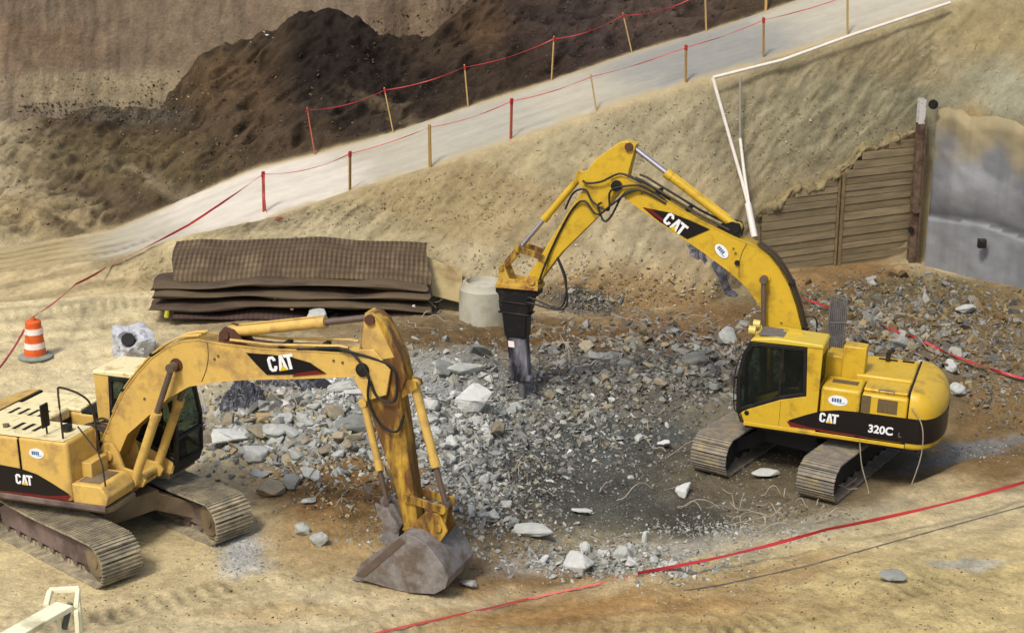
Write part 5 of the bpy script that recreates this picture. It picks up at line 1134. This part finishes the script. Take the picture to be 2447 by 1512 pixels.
scatter('sand_pebbles','small pebbles and clods scattered over the sand','pebbles',[
 (1300,1450,1300,90,700,2,7,SD,True),(300,1300,500,240,400,2,7,SD,True),(1950,1400,600,110,420,2,9,SD+LG[:1],True),(150,900,380,230,300,2,6,SD,True),(1000,480,560,70,500,3,9,SD+BR,True),(1800,330,420,110,600,3,9,SD+BR[2:],True),(600,1420,500,80,160,3,9,[(120,98,66),(96,78,54)],True),(2000,1420,450,90,160,3,9,[(120,98,66),(96,78,54)],True),(1150,1360,330,60,200,3,10,SD+BR,True),(1700,1400,300,40,120,3,10,SD+LG,True)],6,M['rubble'],4,dens=1.8,ban=lambda u,v: np.interp(u,[-950,270,600,935,1312,1680,2017,2447],[640,560,408,312,186,62,-50,-190])<v<np.interp(u,[-950,270,450,640,832,1022,1217,1420,1632,1820,2017,2250],[720,636,590,536,468,408,341,268,198,144,84,6]))
DK=[(84,64,42),(66,50,36),(104,82,54),(54,42,32)]
scatter('soil_clods','dark soil clods and stones on the spoil bank','soil clods',[
 (700,300,420,170,1500,3,11,DK+BR[1:2],True),(1250,130,420,150,1400,3,11,DK,True),(300,430,380,160,800,3,10,DK+BR,True),(250,275,220,26,420,4,11,[(96,88,70),(80,70,54),(120,110,88)],True),
 (200,225,300,40,420,3,8,SD+BR,True),(850,340,330,50,24,4,8,[(150,140,120)],True),(1500,90,300,120,500,3,10,DK+[(110,104,98)],True),(615,95,25,30,5,8,14,[(215,210,205)],False)],8,M['rubble'],5,dens=.8,ban=lambda u,v: np.interp(u,[-950,270,600,935,1312,1680,2017,2447],[640,560,408,312,186,62,-50,-190])<v+4)
# dry straw on the bank
r_=random.Random(9); V=[];Fq=[];CC=[]
ST=[(186,172,132),(160,144,104),(198,186,150),(140,122,84)]
for k in range(1500):
    u=r_.uniform(250,2447); v0=float(np.interp(u,[250,640,1022,1420,1820,2447],[650,545,420,285,150,30])); v1=float(np.interp(u,[250,1020,1600,1900,2200,2447],[720,700,640,500,300,300]))
    v=v0+(v1-v0)*r_.random()**.9
    h,nn=hit(u,v)
    if h is None: continue
    l=r_.uniform(.05,.2); a_=r_.gauss(.8,.7); d_=Vector((math.cos(a_)*.9,-.35*abs(math.sin(a_)),math.sin(a_))).normalized()
    d_=(d_-nn*d_.dot(nn)*.8).normalized(); s_=d_.cross(nn).normalized()*r_.uniform(.004,.010); p=h+nn*.015; q_=p+d_*l+nn*r_.uniform(0,.05)
    i=len(V); V+=[p-s_,p+s_,q_+s_*.5,q_-s_*.5]; Fq.append((i,i+1,i+2,i+3)); c=lin(*r_.choice(ST))*r_.uniform(.7,1.2); CC+=[c]*4
tag(mesh_np('straw_mulch',[tuple(v) for v in V],Fq,M['rubble'],np.array(CC),smooth=False),'dry straw bits lying over the sandy bank','straw',kind='stuff')
# ------------------------------------------------------------------ bent rebar and plastic sheeting
def rebar(u,v,L_,ang,lab,grp,m,bend=.14,lift=.1):
    h,_=hit(u,v); d_=Vector((math.cos(ang),math.sin(ang)*.6,0)); P=[]
    k1,k2=random.uniform(-bend,bend),random.uniform(-bend,bend); s_=Vector((-d_.y,d_.x,0))
    e=random.uniform(.0,.5)
    for i in range(6):
        t=i/5; p=h+d_*L_*t+s_*(k1*math.sin(math.pi*t)*L_+k2*math.sin(2*math.pi*t)*L_*.5)
        g_=down(p.x,p.y,h.z+3); P.append(Vector((p.x,p.y,g_.z+.05+lift*math.sin(math.pi*min(1,t+.15))+e*L_*t*t*.8)))
    o=MB().tube(spline(P,3),random.uniform(.007,.012),5).build('rebar',m,smooth=True); tag(o,lab%(('long' if L_>.95 else 'short')+(' curved' if abs(k1)>.15 else ' straight')),'rebar',grp)
RB=[((1660,830),(150,60),16,'pale bent rebar in the heap left of the right cab','rebar in the back heap','rebar'),((650,950),(120,40),12,'bent rebar tangled under the left boom','rebar under the boom','rebar'),
((1040,760),(70,40),10,'thin rebar sticking out beside the mesh mats','rebar beside the mats','rebar'),((1150,1120),(120,90),12,'bent rebar in the rubble right of the stick','rebar in the middle heap','rebarD'),
((1790,1255),(120,35),18,'pale tangled rebar at the right rim of the pit','rebar on the right rim','rebar'),((1560,1330),(120,30),10,'rebar lying in the front rim of the rubble','rebar on the front rim','rebar'),
((2150,780),(220,70),10,'rusty rebar in the debris behind the right excavator','rebar behind the right excavator','rebar'),((850,1180),(160,90),12,'pale wire lying on the brown dirt','wires on the dirt','rebar'),((1400,1100),(220,90),14,'thin wire lying on the pit floor','wires in the pit','rebar'),((1330,850),(130,60),14,'thin rebar in the rubble behind the hammer','rebar behind the hammer','rebar'),((1950,1190),(90,40),9,'thin wire around the right track end','wires around the right track','rebar'),((1480,800),(160,50),10,'thin rebar in the brown dirt under the right boom','rebar under the right boom','rebar'),((940,1330),(60,40),3,'pale rod lying beside the bucket','rods beside the bucket','rebar')]
for (cu,cv),(su,sv),n_,lab,grp,m_ in RB:
    for k in range(n_):
        a_,b_=random.uniform(-1,1),random.uniform(-1,1)
        hx=['far left','left','middle','right','far right'][min(4,int((a_+1)/.4))]; hy=['back','middle','front'][min(2,int((b_+1)/.667))]
        rebar(cu+a_*su,cv+b_*sv,random.uniform(.3,1.1),random.uniform(-3.1,3.1),'%s '+lab.replace('bent ','').replace('tangled ','')+', '+hy+' '+hx,grp,M[m_],lift=random.uniform(.05,.3))
def crumple(u,v,wx,wy,h_,m,lab,seed):
    c,_=hit(u,v); n=34; V=[]
    for i in range(n):
        for j in range(n):
            a_=(i/(n-1)-.5);b_=(j/(n-1)-.5); x=c.x+a_*wx*(1+.3*float(fbm(b_*4,seed,0,seed,2)));y=c.y+b_*wy*(1+.3*float(fbm(a_*4,seed+3,0,seed,2)))
            g_=down(x,y,c.z+4); e=max(0,1-(2*a_)**4)*max(0,1-(2*b_)**4)
            V.append((x,y,g_.z+.02+e*h_*(.5+.9*abs(float(fbm(a_*5,b_*5,0,seed,4))))))
    i=np.arange((n-1)*n).reshape(n-1,n)[:,:-1].ravel(); o=mesh_np('plastic_sheet',V,np.stack([i,i+n,i+n+1,i+1],1),m,smooth=False); tag(o,lab,'plastic sheet')
    so=o.modifiers.new('s','SOLIDIFY'); so.thickness=.006
crumple(585,965,.9,.9,.5,M['tarpd'],'crumpled dark plastic sheet on the heap beside the left cab',3)
crumple(705,925,1.5,.7,.35,M['tarpd'],'black plastic sheet under the lettered part of the left boom',5)
crumple(1665,600,.5,.3,.12,M['plastic'],'purple grey plastic scrap on the bank above the right boom underside',8)
crumple(1730,665,.7,.35,.15,M['plastic'],'purple grey plastic strip on the bank below the right boom',11)
crumple(1140,720,.8,.8,.1,M['conc'],'pale dusty sheet lying behind the concrete manhole',14) if False else None
